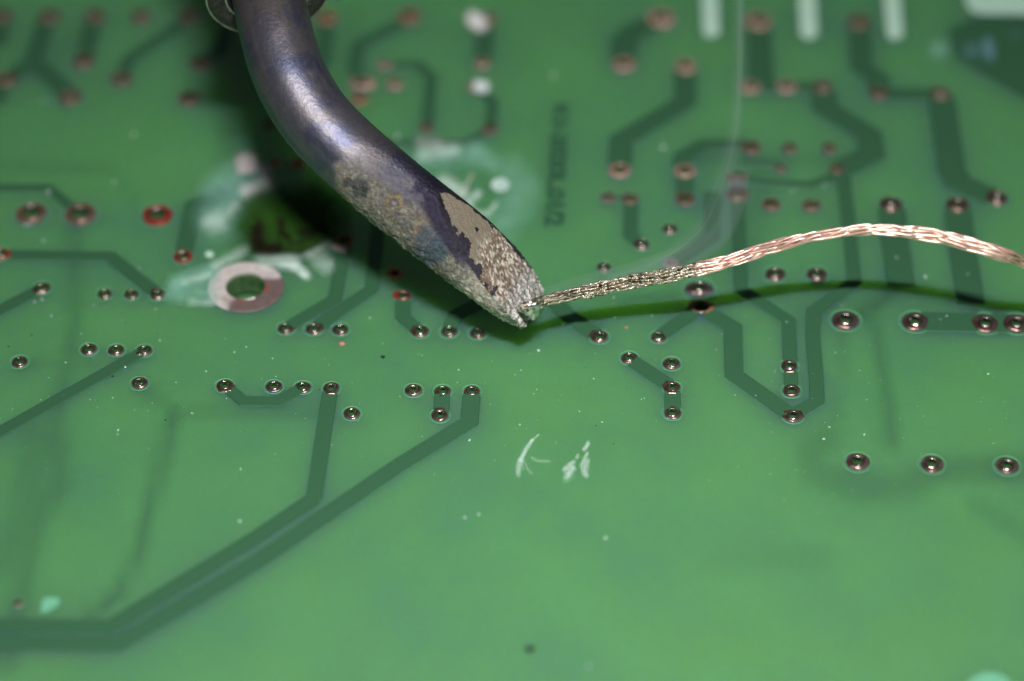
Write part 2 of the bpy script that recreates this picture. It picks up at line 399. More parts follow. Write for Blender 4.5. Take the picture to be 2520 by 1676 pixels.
# faint wide tracks on the underside, seen through the laminate
UNDER = [
 (230, .55, [('C1', 500, 800), ('C1', 560, 1300), ('D1', 330, 60), ('D1', 160, 900), ('D1', 60, 1400)]),
 (330, .45, [('C1', 330, 900), ('C1', 250, 1568), ('D1', 60, 500)]),
 (130, .7, [('C1', 1580, 640), ('C1', 1440, 1300), ('D1', 1300, 250), ('D1', 1150, 700), ('D1', 850, 960)]),
 (110, .4, [('C1', 1560, 650), ('C1', 2350, 640), ('C2', 620, 650)]),
 (150, .35, [('C1', 1281, 400), ('C1', 1560, 640)]),
 (170, .5, [('B1', 680, 480), ('B1', 680, 1500), ('C1', 480, 800)]),
 (90, .3, [('B1', -200, -40), ('B1', 1050, -20), ('B1', 1200, 240)]),
 (100, .3, [('C1', 180, 200), ('C1', 816, 200)]),
 (160, .6, [('C4', 1000, -100), ('C4', 1080, 480), ('C4', 1130, 950)]),
 (80, .35, [('C4', 690, -100), ('C4', 650, 700), ('C4', 420, 900)]),
 (260, .5, [('C4', 560, 880), ('C4', 380, 1010), ('C4', 450, 1220), ('C4', 800, 1350), ('C4', 1300, 1330), ('C4', 1600, 1180), ('C4', 2500, 1160)]),
 (180, .35, [('D4', 1900, -50), ('D4', 2500, 300), ('D4', 2500, 900)]),
 (60, .45, [('B3', 100, 1050), ('B3', 900, 1070)]), (150, .9, [('B4', 1190, 1090), ('B4', 780, 1370)]), (150, .6, [('B4', 1870, 1180), ('B4', 1960, 1400)]), (80, .35, [('B3', 700, 1150), ('B3', 1500, 1150)]),
 (300, .35, [('B4', 300, 1300), ('B4', 1100, 1180), ('B4', 2352, 1320)]),
 (150, .3, [('A4', 0, 1480), ('A4', 600, 1480)]),
 (220, .3, [('A3', 1700, 1450), ('A3', 2300, 1480), ('B3', 2200, 900)]),
 (240, .2, [('D3', 1900, 480), ('D4', 500, 420)]),
 (300, .25, [('A2', 850, 1250), ('A2', 900, 200)]),
 (120, .35, [('A1', 800, 250), ('A1', 500, 520)]),
]
def seg_dist(X, Y, a, b):
    ax, ay = a; bx, by = b; dx, dy = bx - ax, by - ay; L2 = dx * dx + dy * dy + 1e-9
    t = np.clip(((X - ax) * dx + (Y - ay) * dy) / L2, 0, 1)
    return np.hypot(X - ax - t * dx, Y - ay - t * dy), t

def build_board():
    C4 = [onz(-700.0, -900.0), onz(3220.0, -900.0), onz(3000.0, 2300.0), onz(-480.0, 2300.0)]
    x0, x1 = -62.0, 62.0
    y1 = C4[0][1]; y0 = C4[2][1]
    pts = []; edges = []
    def loop(P):
        s = len(pts); pts.extend(P); n = len(P)
        edges.extend([(s + i, s + (i + 1) % n) for i in range(n)])
    loop([(x0, y0), (x1, y0), (x1, y1), (x0, y1)])
    for p in pads:
        n = 48 if p is big else 22
        for r in ((p['ri'],) if p is big else (p['ri'], p['ro'] * 1.30)):
            loop([(p['c'][0] + r * math.cos(2 * math.pi * k / n), p['c'][1] + r * math.sin(2 * math.pi * k / n)) for k in range(n)])
    gx, gy = np.meshgrid(np.arange(x0 + .4, x1, .85), np.arange(y0 + .4, y1, .85))
    gx = gx + rng.uniform(-.12, .12, gx.shape); gy = gy + rng.uniform(-.12, .12, gy.shape)
    gp = np.stack([gx.ravel(), gy.ravel()], 1)
    keep = np.ones(len(gp), bool)
    for p in pads:
        d = np.hypot(gp[:, 0] - p['c'][0], gp[:, 1] - p['c'][1])
        keep &= ~((np.abs(d - p['ri']) < .08) | (np.abs(d - p['ro'] * 1.3) < .08) | (d < p['ri']))
    pts2 = [Vector(p) for p in pts] + [Vector(q) for q in gp[keep]]
    V, E, F, _, _, _ = delaunay_2d_cdt(pts2, edges, [], 0, 1e-5)
    V = np.array([(v[0], v[1]) for v in V]); F = [tuple(f) for f in F]
    Fa = np.array([f[:3] for f in F]); cen = V[Fa].mean(1)
    drop = np.zeros(len(F), bool); clear = np.zeros(len(F), bool)
    for p in pads:
        d = np.hypot(cen[:, 0] - p['c'][0], cen[:, 1] - p['c'][1])
        drop |= d < p['ri'] * .995
        if p is not big: clear |= d < p['ro'] * 1.295
    keepf = [i for i in range(len(F)) if not drop[i]]
    n = len(V); TH = 1.6
    VV = np.vstack([np.c_[V, np.zeros(n)], np.c_[V, np.full(n, -TH)]])
    FF = [F[i] for i in keepf]; mi = [1 if clear[i] else 0 for i in keepf]
    cnt = {}
    for f in list(FF):
        for a, b in zip(f, f[1:] + f[:1]): cnt[(a, b)] = 1
    walls = [(a, b) for (a, b) in cnt if (b, a) not in cnt]
    bot = [tuple(k + n for k in reversed(f)) for f in FF]
    mi += [0] * len(bot)
    FF = FF + bot + [(b, a, a + n, b + n) for a, b in walls]; mi += [0] * len(walls)
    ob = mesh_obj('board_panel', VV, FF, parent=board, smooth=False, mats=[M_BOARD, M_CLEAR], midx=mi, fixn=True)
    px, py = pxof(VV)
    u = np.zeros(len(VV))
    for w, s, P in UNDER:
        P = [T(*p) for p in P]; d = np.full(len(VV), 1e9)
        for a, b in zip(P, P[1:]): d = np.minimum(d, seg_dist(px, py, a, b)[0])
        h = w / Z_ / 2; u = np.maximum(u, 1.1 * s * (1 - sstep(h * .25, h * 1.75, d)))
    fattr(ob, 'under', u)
build_board()

def build_pad(p):
    n = 120 if p is big else (40 if p['kind'] == 'dark' else 28)
    ri, ro = p['ri'], p['ro']; c = p['c']; w = ro - ri
    wide = p is big or w > 1.3
    hgt = .05 if p is big else (.10 if wide else .30 * w)
    prof = [(0, 0.0), (.02, .45 * hgt + .03), (.12, .85 * hgt + .03), (.35, hgt + .03), (.6, hgt + .03), (.82, .80 * hgt + .03), (.95, .35 * hgt + .02), (1.0, -.02)]
    if p is big: prof = [(0, 0), (.004, .05), (.03, .07), (.15, .074), (.3, .075), (.45, .075), (.6, .075), (.75, .075), (.85, .074), (.97, .07), (.995, .05), (1, -.02)]
    V = []; ph = rng.rand() * 100; hv = 1.0 if p is big else rng.uniform(.6, 1.35); ox_, oy_ = (0, 0) if p is big else rng.uniform(-.05, .05, 2) * ro
    prof = [(u, z * hv) for u, z in prof]
    for k in range(n):
        a = 2 * math.pi * k / n; ca, sa = math.cos(a), math.sin(a)
        r_out = ro / math.sqrt(ca * ca + (sa / p.get('sy', 1)) ** 2) * (1 + .03 * math.sin(2 * a + ph) + .02 * math.sin(5 * a + ph * 2))
        if p is big: r_out = ro
        for sd in p['stubs']:
            d = math.atan2(-math.sin(math.radians(sd)) / se, math.cos(math.radians(sd)))
            da = (a - d + math.pi) % (2 * math.pi) - math.pi
            if abs(da) < 1.2:
                ln, hw = ro * 1.22, ro * .62
                r_out = max(r_out, min(ln / max(.2, math.cos(da)), hw / max(.01, abs(math.sin(da)))))
        for (u, z) in prof:
            r = r_out + (ri - r_out) * u
            wob = 0 if p is big else .018 * math.sin(3 * a + ph) * math.sin(math.pi * u)
            V.append((c[0] + r * ca + ox_ * (1 - u), c[1] + r * sa + oy_ * (1 - u), z + wob))
    m = len(prof); F = []
    for k in range(n):
        for j in range(m - 1):
            a = k * m + j; b = ((k + 1) % n) * m + j; F.append((a, b, b + 1, a + 1))
    ob = mesh_obj('copper_pad', V, F, M_PAD[p['kind']], board, origin=c)
    if p['kind'] == 'red': ob['label'] = 'pad ring oxidised bright red'
    if p['kind'] in ('orange', 'bright'): ob['label'] = 'bare orange copper pad ring'
    if p is big:
        ang = np.repeat(2 * np.pi * np.arange(n) / n, len(prof)); deg = np.degrees(ang) % 360
        Pn = np.array(V); nz = fbm(Pn, .9, 4) - .5; rr_ = np.hypot(Pn[:, 0] - c[0], Pn[:, 1] - c[1])
        # white from the lower left over the top; dark brown on the right and below
        dd = deg + nz * 60
        w_ = sstep(28, 48, dd) * (1 - sstep(222, 250, dd)); w_ = np.where(deg < 15, 0, w_)
        colr = np.array([.22, .155, .15]) * (1 - w_[:, None]) + np.array([.80, .72, .71]) * w_[:, None]
        colr = colr * (1 + .5 * (fbm(Pn, 3, 3) - .5))[:, None]
        red = ((rr_ < ri * 1.22) & ((deg > 250) | (deg < 20))) * sstep(.42, .6, fbm(Pn + 40, 1.5, 3)); colr = colr * (1 - red[:, None]) + np.array([.5, .06, .05]) * red[:, None]
        cattr(ob, 'ring', colr); mb, nt_, b_ = newmat('large_pad_tin'); ca_ = N(nt_, 'ShaderNodeAttribute', attribute_name='ring')
        nt_.links.new(ca_.outputs['Color'], b_.inputs['Base Color']); setin(b_, Metallic=.3, Roughness=.45)
        ob.data.materials[0] = mb
    if p is big: ob['label'] = 'large tinned pad ring with a wide open hole, white on one side'
    V = []; F = []
    far = p['kind'] in ('copper', 'brown', 'orange', 'bright')
    sh = 1.10 if p is big else (1.12 if far else 1.30)
    hb = hgt + .05
    bp = [(sh, hb * .2 if p is big else hb - .05), (1 + (sh - 1) * .75, hb - .005), (1 + (sh - 1) * .45, hb), (1 + (sh - 1) * .18, hb - .02), (1.0, hb - .08), (.985, -.15), (.975, -.5), (.975, -1.1), (.985, -1.5), (1.0, -1.62), (1.4, -1.66)]
    for k in range(n):
        a = 2 * math.pi * k / n
        for (u, z) in bp: V.append((c[0] + ri * u * math.cos(a), c[1] + ri * u * math.sin(a), z))
    m = len(bp)
    for k in range(n):
        for j in range(m - 1):
            a = k * m + j; b = ((k + 1) % n) * m + j; F.append((a, b, b + 1, a + 1))
    mi_ = [0 if j < (1 if p is big else 5) else 1 for k in range(n) for j in range(m - 1)]
    h = mesh_obj('plated_hole', V, F, None, None, origin=c, mats=[M_BARREL, M_INNER], midx=mi_)
    h.parent = ob; h.location = (0, 0, 0)
    if p['kind'] in ('dark', 'red') and p is not big:
        V = []; F = []; r0 = ro * 1.27
        for k in range(n):
            a = 2 * math.pi * k / n
            for q in range(4):
                b = math.pi * q / 3; V.append((c[0] + (r0 - .022 * math.cos(b)) * math.cos(a), c[1] + (r0 - .022 * math.cos(b)) * math.sin(a), .03 * math.sin(b) + .022 * (q in (1, 2))))
        for k in range(n):
            for j in range(3):
                a = k * 4 + j; b = ((k + 1) % n) * 4 + j; F.append((a, b, b + 1, a + 1))
        e = mesh_obj('mask_rim', V, F, M_EDGE, None, origin=c, fixn=True); e.parent = ob; e.location = (0, 0, 0)
for p in pads: build_pad(p)

# silkscreen ink
def flat_poly(name, P, z, mat, th=.02):
    n = len(P); Q = [onz(*p) for p in P]
    V = [(q[0], q[1], z) for q in Q] + [(q[0], q[1], z - th) for q in Q]
    F = [tuple(reversed(range(n)))] + [(i, (i + 1) % n, (i + 1) % n + n, i + n) for i in range(n)]
    # make sure the top looks up
    a = sum(Q[i][0] * Q[(i + 1) % n][1] - Q[(i + 1) % n][0] * Q[i][1] for i in range(n))
    if a > 0: F[0] = tuple(range(n))
    return mesh_obj(name, V, F, mat, board, smooth=False, origin=Q[0])
def round_bar(t, xc0, y0, xc1, y1, w):
    """upright bar with a rounded foot"""
    a = T(t, xc0, y0); b = T(t, xc1, y1); h = w / Z_ / 2
    P = [(a[0] - h, a[1]), (a[0] + h, a[1])]
    for k in range(13):
        an = math.pi * k / 12; P.append((b[0] + h * math.cos(an), b[1] - h * .7 + h * .7 * math.sin(an)))
    return P
flat_poly('silkscreen_bar', round_bar('A3', 1800, -500, 1830, 350, 150), .09, M_SILK)
flat_poly('silkscreen_bar', round_bar('A4', 335, -500, 375, 365, 160), .09, M_SILK)
flat_poly('silkscreen_bar', round_bar('A4', 1100, -500, 1165, 370, 150), .09, M_SILK)
flat_poly('silkscreen_block', [T('A4', 1760, -600), T('A4', 1815, 20), T('A4', 1850, 100), T('A4', 1930, 135), T('A4', 2900, 150), T('A4', 2850, -600)], .10, M_SILK)
flat_poly('silkscreen_mark', [T('D1', 400, 810), T('D1', 540, 810), T('D1', 550, 870), T('D1', 430, 950), T('D1', 370, 940)], .09, M_SILK2)
def ellipse(cx, cy, rx, ry, n=28): return [(cx + rx * math.cos(2 * math.pi * k / n), cy + ry * math.sin(2 * math.pi * k / n)) for k in range(n)]
flat_poly('silkscreen_dot', ellipse(2434, 1705, 60, 48), .09, M_SILK2)
flat_poly('copper_pour', [T('A4', 1660, 270), T('A4', 1900, 165), T('A4', 3000, 165), T('A4', 3000, 1250), T('A4', 2352, 890), T('A4', 1760, 540), T('A4', 1690, 420)], .05, M_TRACE)
# white tented via
wv = flat_poly('silkscreen_dot', ellipse(1231.5, 457.5, 22, 16), .10, M_DUST); wv['label'] = 'white dot of ink with a pinhole'
flat_poly('silkscreen_dot', ellipse(515.5, 628, 10.5, 8), .08, M_SILK)

def text_mesh():
    cu = bpy.data.curves.new('text', 'FONT'); cu.body = 'K1-2020L.01/2'; cu.size = 1; cu.offset = .045; cu.space_character = .92
    o = bpy.data.objects.new('tmp', cu); SC.collection.objects.link(o)
    dg = bpy.context.evaluated_depsgraph_get(); me = bpy.data.meshes.new_from_object(o.evaluated_get(dg))
    bpy.data.objects.remove(o)
    v = np.array([x.co[:] for x in me.vertices]); f = [tuple(p.vertices) for p in me.polygons]
    bpy.data.meshes.remove(me)
    w = v[:, 0].max() - v[:, 0].min(); h = v[:, 1].max() - v[:, 1].min()
    u = (v[:, 0] - v[:, 0].min()) / w; t = (v[:, 1] - v[:, 1].min()) / h       # u along the line, t up the glyphs
    # reads down the photo: start (1383,252) to end (1362,560); glyph tops to the right
    py = 255 + u * 302; xr = 1400 - u * 12; xl = 1362 - u * 24
    P = onz(xl + (xr - xl) * t, py, .06)
    mesh_obj('copper_lettering', P, f, M_TRACE, board, smooth=False, origin=P[0])
text_mesh()

# flux residue, burns and scratches: thin dried films, their cover painted per vertex
def film(name, x0, y0, x1, y1, step, strokes, z, label, nsc=1.2, o=(0, 0), s=1.0, nmin=.50, nw=1.0, fade=1.0):
    xs = np.arange(x0, x1, step); ys = np.arange(y0, y1, step)
    X, Y = np.meshgrid(xs, ys); P = onz(X, Y, z)
    cover = np.zeros(X.shape); col = np.zeros(X.shape + (3,)) + .5
    nz = fbm(P, nsc, 4); nf = fbm(P * np.array([1, 1.6, 1]), nsc * 4, 3)
    wx = (fbm(P + 31, .9, 3) - .5) * 14; wy = (fbm(P + 77, .9, 3) - .5) * 10
    wx = wx * nw; wy = wy * nw
    if s > 5: wx = wx * .5; wy = wy * .5
    for (w, a, c, soft, pts) in strokes:
        pts = [(o[0] + p[0] / s, o[1] + p[1] / s) for p in pts]; d = np.full(X.shape, 1e9)
        if len(pts) == 1: pts = pts * 2
        for q0, q1 in zip(pts, pts[1:]): d = np.minimum(d, seg_dist(X + wx, (Y + wy) * 1.0, q0, q1)[0])
        h = w / s / 2
        k = a * (1 - sstep(h * max(0, 1 - soft * 1.25), h * (1 + soft * 1.15), d)) * np.clip(nmin + (nz * .6 + nf * .45 - .22) * 1.35, 0, 1.2)
        k = np.clip(k, 0, .98)
        tot = k + cover * (1 - k) + 1e-6
        col = (np.array(c) * k[..., None] + col * (cover * (1 - k))[..., None]) / tot[..., None]
        cover = tot
    cover = cover * fade
    cover = np.where(cover < .015, 0, cover)
    ny, nx = X.shape; idx = np.arange(nx * ny).reshape(ny, nx)
    q = np.stack([idx[1:, :-1], idx[1:, 1:], idx[:-1, 1:], idx[:-1, :-1]], -1).reshape(-1, 4)
    cf = cover.ravel()[q].max(1); q = q[cf > 0]
    used = np.unique(q); rem = -np.ones(nx * ny, int); rem[used] = np.arange(len(used))
    ob = mesh_obj(name, P.reshape(-1, 3)[used], rem[q], M_RES, board)
    fattr(ob, 'cover', cover.ravel()[used]); cattr(ob, 'tint', col.reshape(-1, 3)[used]); ob['label'] = label
WH = (.62, .80, .74); TE = (.30, .62, .52); GR = (.62, .62, .62); BR = (.010, .006, .003); OL = (.020, .070, .008)
film('flux_residue', 400, 330, 900, 790, 2.6, [
 (300, .40, TE, .9, [(480, 700), (560, 560), (700, 420)]), (260, .35, TE, .9, [(780, 40), (800, 200)]), (200, .3, TE, .9, [(600, 330), (430, 420)]),
 (260, .30, TE, .9, [(900, 420), (990, 430)]), (150, .55, WH, .9, [(440, 740), (500, 720)]),
 (110, .85, (.75, .78, .78), .8, [(740, 470), (940, 390)]), (90, .8, (.75, .72, .72), .7, [(890, 260), (930, 310)]), (75, .5, WH, .8, [(600, 640), (660, 590)]),
 (130, .95, WH, .6, [(880, 1050), (1120, 1080)]), (80, .85, WH, .6, [(1100, 1080), (1260, 1200)]), (120, .55, WH, .7, [(1130, 1020), (1420, 930)]),
 (130, .50, WH, .7, [(1310, 1000), (1430, 1110)]), (60, .6, WH, .7, [(1290, 1020), (1450, 910)]), (60, .9, (.8, .72, .72), .5, [(1500, 950), (1600, 965)]),
 (90, .50, WH, .7, [(480, 1120), (720, 980)]), (130, .55, TE, .8, [(120, 1270), (420, 1180)]), (50, .45, WH, .8, [(180, 1260), (400, 1200)]),
 (160, .45, TE, .8, [(90, 1350), (400, 1370)]), (60, .35, WH, .8, [(250, 1440), (430, 1440)]),
 ], .13, 'whitish dried flux smears beside the large tinned pad', o=(400, 340), s=3.564)
film('burn_mark', 530, 430, 870, 650, 2.0, [
 (430, .78, OL, 1.0, [(940, 780), (1150, 760), (1350, 740)]), (260, .65, OL, 1.0, [(900, 620), (1300, 600)]),
 (125, .98, BR, 1.0, [(830, 790), (820, 860), (850, 930)]), (80, .95, BR, 1.0, [(850, 950), (940, 975), (1060, 950), (1200, 960), (1330, 900)]), (70, .6, OL, 1.0, [(720, 770), (770, 730)]),
 (60, .6, OL, 1.0, [(880, 640), (1040, 730), (1050, 830), (1090, 860), (1230, 830)]), (64, .7, OL, 1.0, [(1060, 870), (1080, 950), (1200, 960), (1380, 880)]),
 (60, .8, BR, 1.0, [(1030, 730), (1050, 830), (1090, 860)]), (60, .7, BR, 1.0, [(1230, 830), (1400, 800)]),
 ], .16, 'dark brown burn ring in the flux below the iron', nmin=.8, o=(400, 340), s=3.564)
film('burn_mark', 540, 450, 860, 630, 1.6, [
 (430, .95, (.006, .022, .003), 1.0, [(900, 780), (1150, 780), (1330, 780)]), (120, .8, (.006, .012, .003), .8, [(800, 700), (800, 850), (860, 960), (1060, 950), (1360, 880)]),
 ], .175, 'mottled black and olive scorch within the burn ring', nmin=-.42, nsc=2.2, o=(400, 340), s=3.564)
film('flux_residue', 990, 300, 1340, 600, 2.4, [
 (180, .65, WH, .9, [(250, 490), (700, 420)]), (240, .38, TE, .9, [(1000, 420), (1250, 600)]), (420, .34, TE, .9, [(1560, 760), (1720, 1000), (1600, 1300), (1450, 1500)]),
 (200, .70, WH, .8, [(560, 900), (800, 1040)]), (55, .55, GR, .7, [(970, 780), (820, 1080)]), (110, .6, WH, .7, [(1060, 1060), (920, 1200)]),
 (75, .5, WH, .7, [(900, 1200), (1020, 1330), (1200, 1370), (1320, 1230)]), (120, .4, GR, .9, [(200, 290), (480, 320)]), (300, .3, TE, .9, [(200, 600), (1000, 500)]),
 (150, .3, TE, .9, [(1390, 950)]),
 ], .13, 'pale flux haze with finger swirls behind the iron', o=(1000, 300), s=6.03)
film('scratch_mark', 1255, 1060, 1470, 1190, 1.3, [
 (14, .75, WH, .8, [(240, 865), (190, 920)]), (30, .85, (.7, .9, .88), .7, [(200, 910), (120, 1010), (80, 1090)]), (46, .75, WH, .8, [(80, 1080), (50, 1210)]),
 (12, .5, WH, .8, [(115, 1090), (140, 1170), (200, 1215)]), (10, .5, WH, .8, [(100, 1090), (110, 1190)]), (22, .38, WH, .8, [(185, 1065), (240, 1100), (350, 1100)]),
 (30, .9, WH, .6, [(700, 930), (662, 985)]), (24, .6, WH, .7, [(612, 1040), (600, 1060)]), (40, .85, WH, .6, [(572, 1105), (495, 1175)]), (50, .85, WH, .6, [(565, 1165), (500, 1245)]),
 (22, .7, WH, .7, [(688, 1020), (645, 1130), (640, 1220)]), (46, .75, WH, .7, [(690, 1100), (668, 1230)]), (60, .3, TE, .9, [(540, 1250), (500, 1290)]),
 ], .11, 'pair of pale scratch marks on the bare green area', nsc=7, nmin=.25, fade=.9, o=(1260, 840), s=Z_)
film('flux_residue', 2250, 80, 2520, 260, 4, [
 (150, .45, TE, .9, [(1570, 450)]), (120, .35, (.2, .42, .5), .9, [(1870, 460)]), (80, .5, (.25, .5, .65), .9, [(2010, 400), (2040, 500)]), (150, .3, (.2, .42, .5), .9, [(2280, 250)]),
 ], .12, 'blurred bluish flux spots on the copper pour', o=(1890, 0), s=Z_)
film('flux_residue', 1120, 20, 1240, 120, 3, [(120, .98, (.85, .85, .88), .6, [(2005, 175), (2060, 215)])],
 .22, 'white dried flux clinging to a far pad', nmin=.9, o=(630, 0), s=Z_)
film('flux_residue', 1120, 160, 1240, 260, 3, [(100, .95, (.75, .85, .85), .6, [(2040, 790), (2100, 795)])],
 .22, 'bluish white dried flux beside a far pad', nmin=.9, o=(630, 0), s=Z_)
film('flux_residue', 575, 375, 640, 430, 2.2, [
 (130, .8, (.85, .78, .78), .6, [(2235, 1500), (2260, 1460), (2300, 1480), (2300, 1530), (2250, 1545)]),
 ], .22, 'white dried flux over a small pad', nmin=.9, o=(0, 0), s=Z_)

# ------------------------------------------------------------------ what the board lies on
def box(name, x0, x1, y0, y1, z0, z1, mat):
    V = [(x, y, z) for z in (z0, z1) for y in (y0, y1) for x in (x0, x1)]
    F = [(0, 2, 3, 1), (4, 5, 7, 6), (0, 1, 5, 4), (1, 3, 7, 5), (3, 2, 6, 7), (2, 0, 4, 6)]
    return mesh_obj(name, V, F, mat, smooth=False)
wm = box('work_surface', -600, 600, -500, 700, -12, -1.9, M_MAT); wm['kind'] = 'structure'

# ------------------------------------------------------------------ the soldering iron
AX = np.array([  # photograph x, y, offset towards the camera (mm)
 (652, -90, -4.4), (659, -15, -2.8), (680, 80, -1.2), (700, 150, -0.4), (725, 210, 0.1), (775, 290, 0.4), (849, 367, 0.6), (974, 475, 0.5),
 (1089, 566, 0.2), (1200, 650, -0.2), (1288, 713, -0.5), (1330, 744, -0.7)], float)
def catmull(P, n):
    P = np.asarray(P, float); P = np.vstack([2 * P[0] - P[1], P, 2 * P[-1] - P[-2]])
    segs = len(P) - 3; t = np.linspace(0, segs, n); i = np.minimum(t.astype(int), segs - 1); f = (t - i)[:, None]
    a, b, c, d = P[i], P[i + 1], P[i + 2], P[i + 3]
    return .5 * (2 * b + (c - a) * f + (2 * a - 5 * b + 4 * c - d) * f ** 2 + (3 * b - a - 3 * c + d) * f ** 3)
def resample(Q, n):
    L = np.r_[0, np.cumsum(np.linalg.norm(np.diff(Q[:, :3], axis=0), axis=1))]
    s = np.linspace(0, L[-1], n); return np.stack([np.interp(s, L, Q[:, k]) for k in range(Q.shape[1])], 1), s
axq = catmull(AX, 400)
axw = atd(axq[:, 0], axq[:, 1], ZF - axq[:, 2])
axw, S = resample(axw, 330)
R0 = 91.0 * ZF / F_PX                      # about 2.5 mm
tan = np.gradient(axw, axis=0); tan /= np.linalg.norm(tan, axis=1)[:, None]
bdir = C_ - (tan @ C_)[:, None] * tan; bdir /= np.linalg.norm(bdir, axis=1)[:, None]       # towards the camera
adir = np.cross(tan, bdir); 
if adir[200] @ X_ < 0: adir = -adir
iron = thing('soldering_iron', 'bent dark steel soldering iron reaching down from the top, tip touching the copper braid', 'soldering iron', loc=axw[-1])

NC = 176
def build_tip():
    n = len(axw); th = np.linspace(0, 2 * np.pi, NC, endpoint=False)
    Lt = S[-1]; V = np.zeros((n, NC, 3))
    psi = math.radians(46)
    qx, qy = pxof(axw)
    for i in range(n):
        u = (Lt - S[i])                                # mm from the end
        r = R0 * (1 - .02 * math.exp(-u / 2))
        a = r * np.cos(th); b = r * np.sin(th)
        nn = a * math.cos(psi) + b * math.sin(psi); tt = -a * math.sin(psi) + b * math.cos(psi)
        top = R0 * (-.42 + 1.50 * min(1, u / 10.6) ** .80)
        botm = -R0 * (.62 + .6 * min(1, u / 3.5) ** .7)
        # shoulders at the very end
        nn = np.where(nn > top, top + (nn - top) * .04, nn)
        nn = np.where(nn < botm, botm + (nn - botm) * .05, nn)
        endk = .78 + .22 * min(1, u / 2.2) ** .6
        tt = tt * endk
        a = nn * math.cos(psi) - tt * math.sin(psi); b = nn * math.sin(psi) + tt * math.cos(psi)
        V[i] = axw[i] + np.outer(a, adir[i]) + np.outer(b, bdir[i])
    # outward normals for relief
    dv = np.gradient(V, axis=0); dc = np.roll(V, -1, 1) - np.roll(V, 1, 1)
    nor = np.cross(dv, dc); nor /= np.linalg.norm(nor, axis=2)[..., None] + 1e-9
    if np.mean(np.sum(nor * (V - axw[:, None]), 2)) < 0: nor = -nor
    u = (Lt - S)[:, None] * np.ones((1, NC))
    px, py = pxof(V)
    crust = sstep(17, 12, u + (fbm(V, .5) - .5) * 5)
    rough_end = sstep(4.2, 1.5, u + (fbm(V, .8) - .5) * 3)
    rel = (fbm(V, .8, 3) - .5) * .03 + crust * (fbm(V, 11, 4) - .5) * .075 + rough_end * (fbm(V, 4, 3) - .5) * .35
    # ragged lower-left edge
    left = sstep(.55, .95, -np.sum((V - axw[:, None]) * adir[:, None], 2) / R0)
    rel += crust * left * (fbm(V, 3.2, 4) - .45) * .45
    V2 = V + nor * rel[..., None]
    # ---- colours of the steel plus a painted edge reflection, read off the photograph
    def C(*c): return np.array(c) / 1.0
    st = np.zeros((n, NC, 3)); n1 = fbm(V, .55, 4); n2 = fbm(V + 50, 1.6, 4); n3 = fbm(V + 9, 6, 3); n4 = fbm(V + 90, .25, 3)
    steel = C(.155, .150, .190); blue = C(.095, .105, .175); brown = C(.15, .125, .125); lite = C(.20, .195, .215)
    st[:] = steel
    def lay(mask, c, k=1.0):
        nonlocal st
        m = np.clip(mask * k, 0, 1)[..., None]; st = st * (1 - m) + np.array(c) * m
    lay(sstep(.42, .68, n1), blue); lay(sstep(.48, .74, n2), lite, .3)
    lay(sstep(150, 20, py) * sstep(.42, .6, n2), brown, .8); lay(sstep(.60, .75, n3) * .25, (.30, .28, .29)); lay(sstep(.54, .66, fbm(V + 700, .8, 3)) * .4, (.20, .175, .16))
    lay(sstep(.56, .64, fbm(np.stack([S[:, None] * .25 + 0 * px, np.cos(th)[None] * 5 + 0 * px, np.sin(th)[None] * 5 + 0 * px], -1), 1, 3)) * .35, (.21, .20, .21))
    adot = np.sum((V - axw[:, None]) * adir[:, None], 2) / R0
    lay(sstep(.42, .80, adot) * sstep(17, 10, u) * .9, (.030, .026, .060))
    lay(sstep(-.75, -.98, adot) * .6, (.06, .12, .13))  # teal reflection along the left edge, painted into the steel colour
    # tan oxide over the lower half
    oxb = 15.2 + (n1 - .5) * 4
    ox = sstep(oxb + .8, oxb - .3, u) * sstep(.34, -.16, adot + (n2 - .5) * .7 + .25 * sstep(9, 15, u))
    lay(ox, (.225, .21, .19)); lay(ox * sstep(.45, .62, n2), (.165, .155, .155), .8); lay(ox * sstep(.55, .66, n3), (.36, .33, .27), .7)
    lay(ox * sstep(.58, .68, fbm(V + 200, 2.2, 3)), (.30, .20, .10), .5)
    def spot(cx, cy, rx, ry, c, k=1.0, wob=.5):
        d = np.hypot((px - cx) / rx, (py - cy) / ry) + (n2 - .5) * wob * 2
        lay(sstep(1.1, .8, d) * (np.sum(nor * C_, 2) > 0), c, k)
    spot(1062, 606, 46, 52, (.105, .125, .165), .9, .25); spot(1075, 618, 30, 30, (.070, .110, .150), .6, .3)
    spot(886, 462, 22, 26, (.085, .090, .095), .9, .5); spot(855, 450, 14, 12, (.080, .085, .09), .9, .5); spot(896, 474, 10, 14, (.05, .055, .06), .8)
    spot(967, 499, 24, 20, (.30, .22, .12), .7, .4); spot(968, 499, 13, 11, (.14, .12, .12), .8, .3); spot(970, 500, 7, 6, (.30, .30, .40), .9, .2)
    spot(935, 430, 14, 12, (.19, .18, .21), .7)
    # dark strip beside the flat face, then silver scale with painted glints towards the end
    nn_ = np.sum((V - axw[:, None]) * (adir * math.cos(psi) + bdir * math.sin(psi))[:, None], 2)
    topv = R0 * (-.42 + 1.50 * np.minimum(1, u / 10.6) ** .80)
    tcoord = np.sum((V - axw[:, None]) * (-adir * math.sin(psi) + bdir * math.cos(psi))[:, None], 2) / R0
    face = sstep(-.14, -.05, (nn_ - topv)) * (u < 11)
    fade12 = sstep(13.2, 10.0, u + (n2 - .5) * 5 + (n1 - .5) * 3)
    ridge = fade12 * (1 - np.clip(np.abs(nn_ - topv + .25) / .5, 0, 1)) * (tcoord > 0)
    lay(sstep(0, .6, ridge) * sstep(-.2, .1, adot + .5), (.045, .040, .075))
    lay(sstep(6.5, 4.0, u) * (1 - face) * sstep(.1, -.2, adot), (.54, .455, .42), .8)
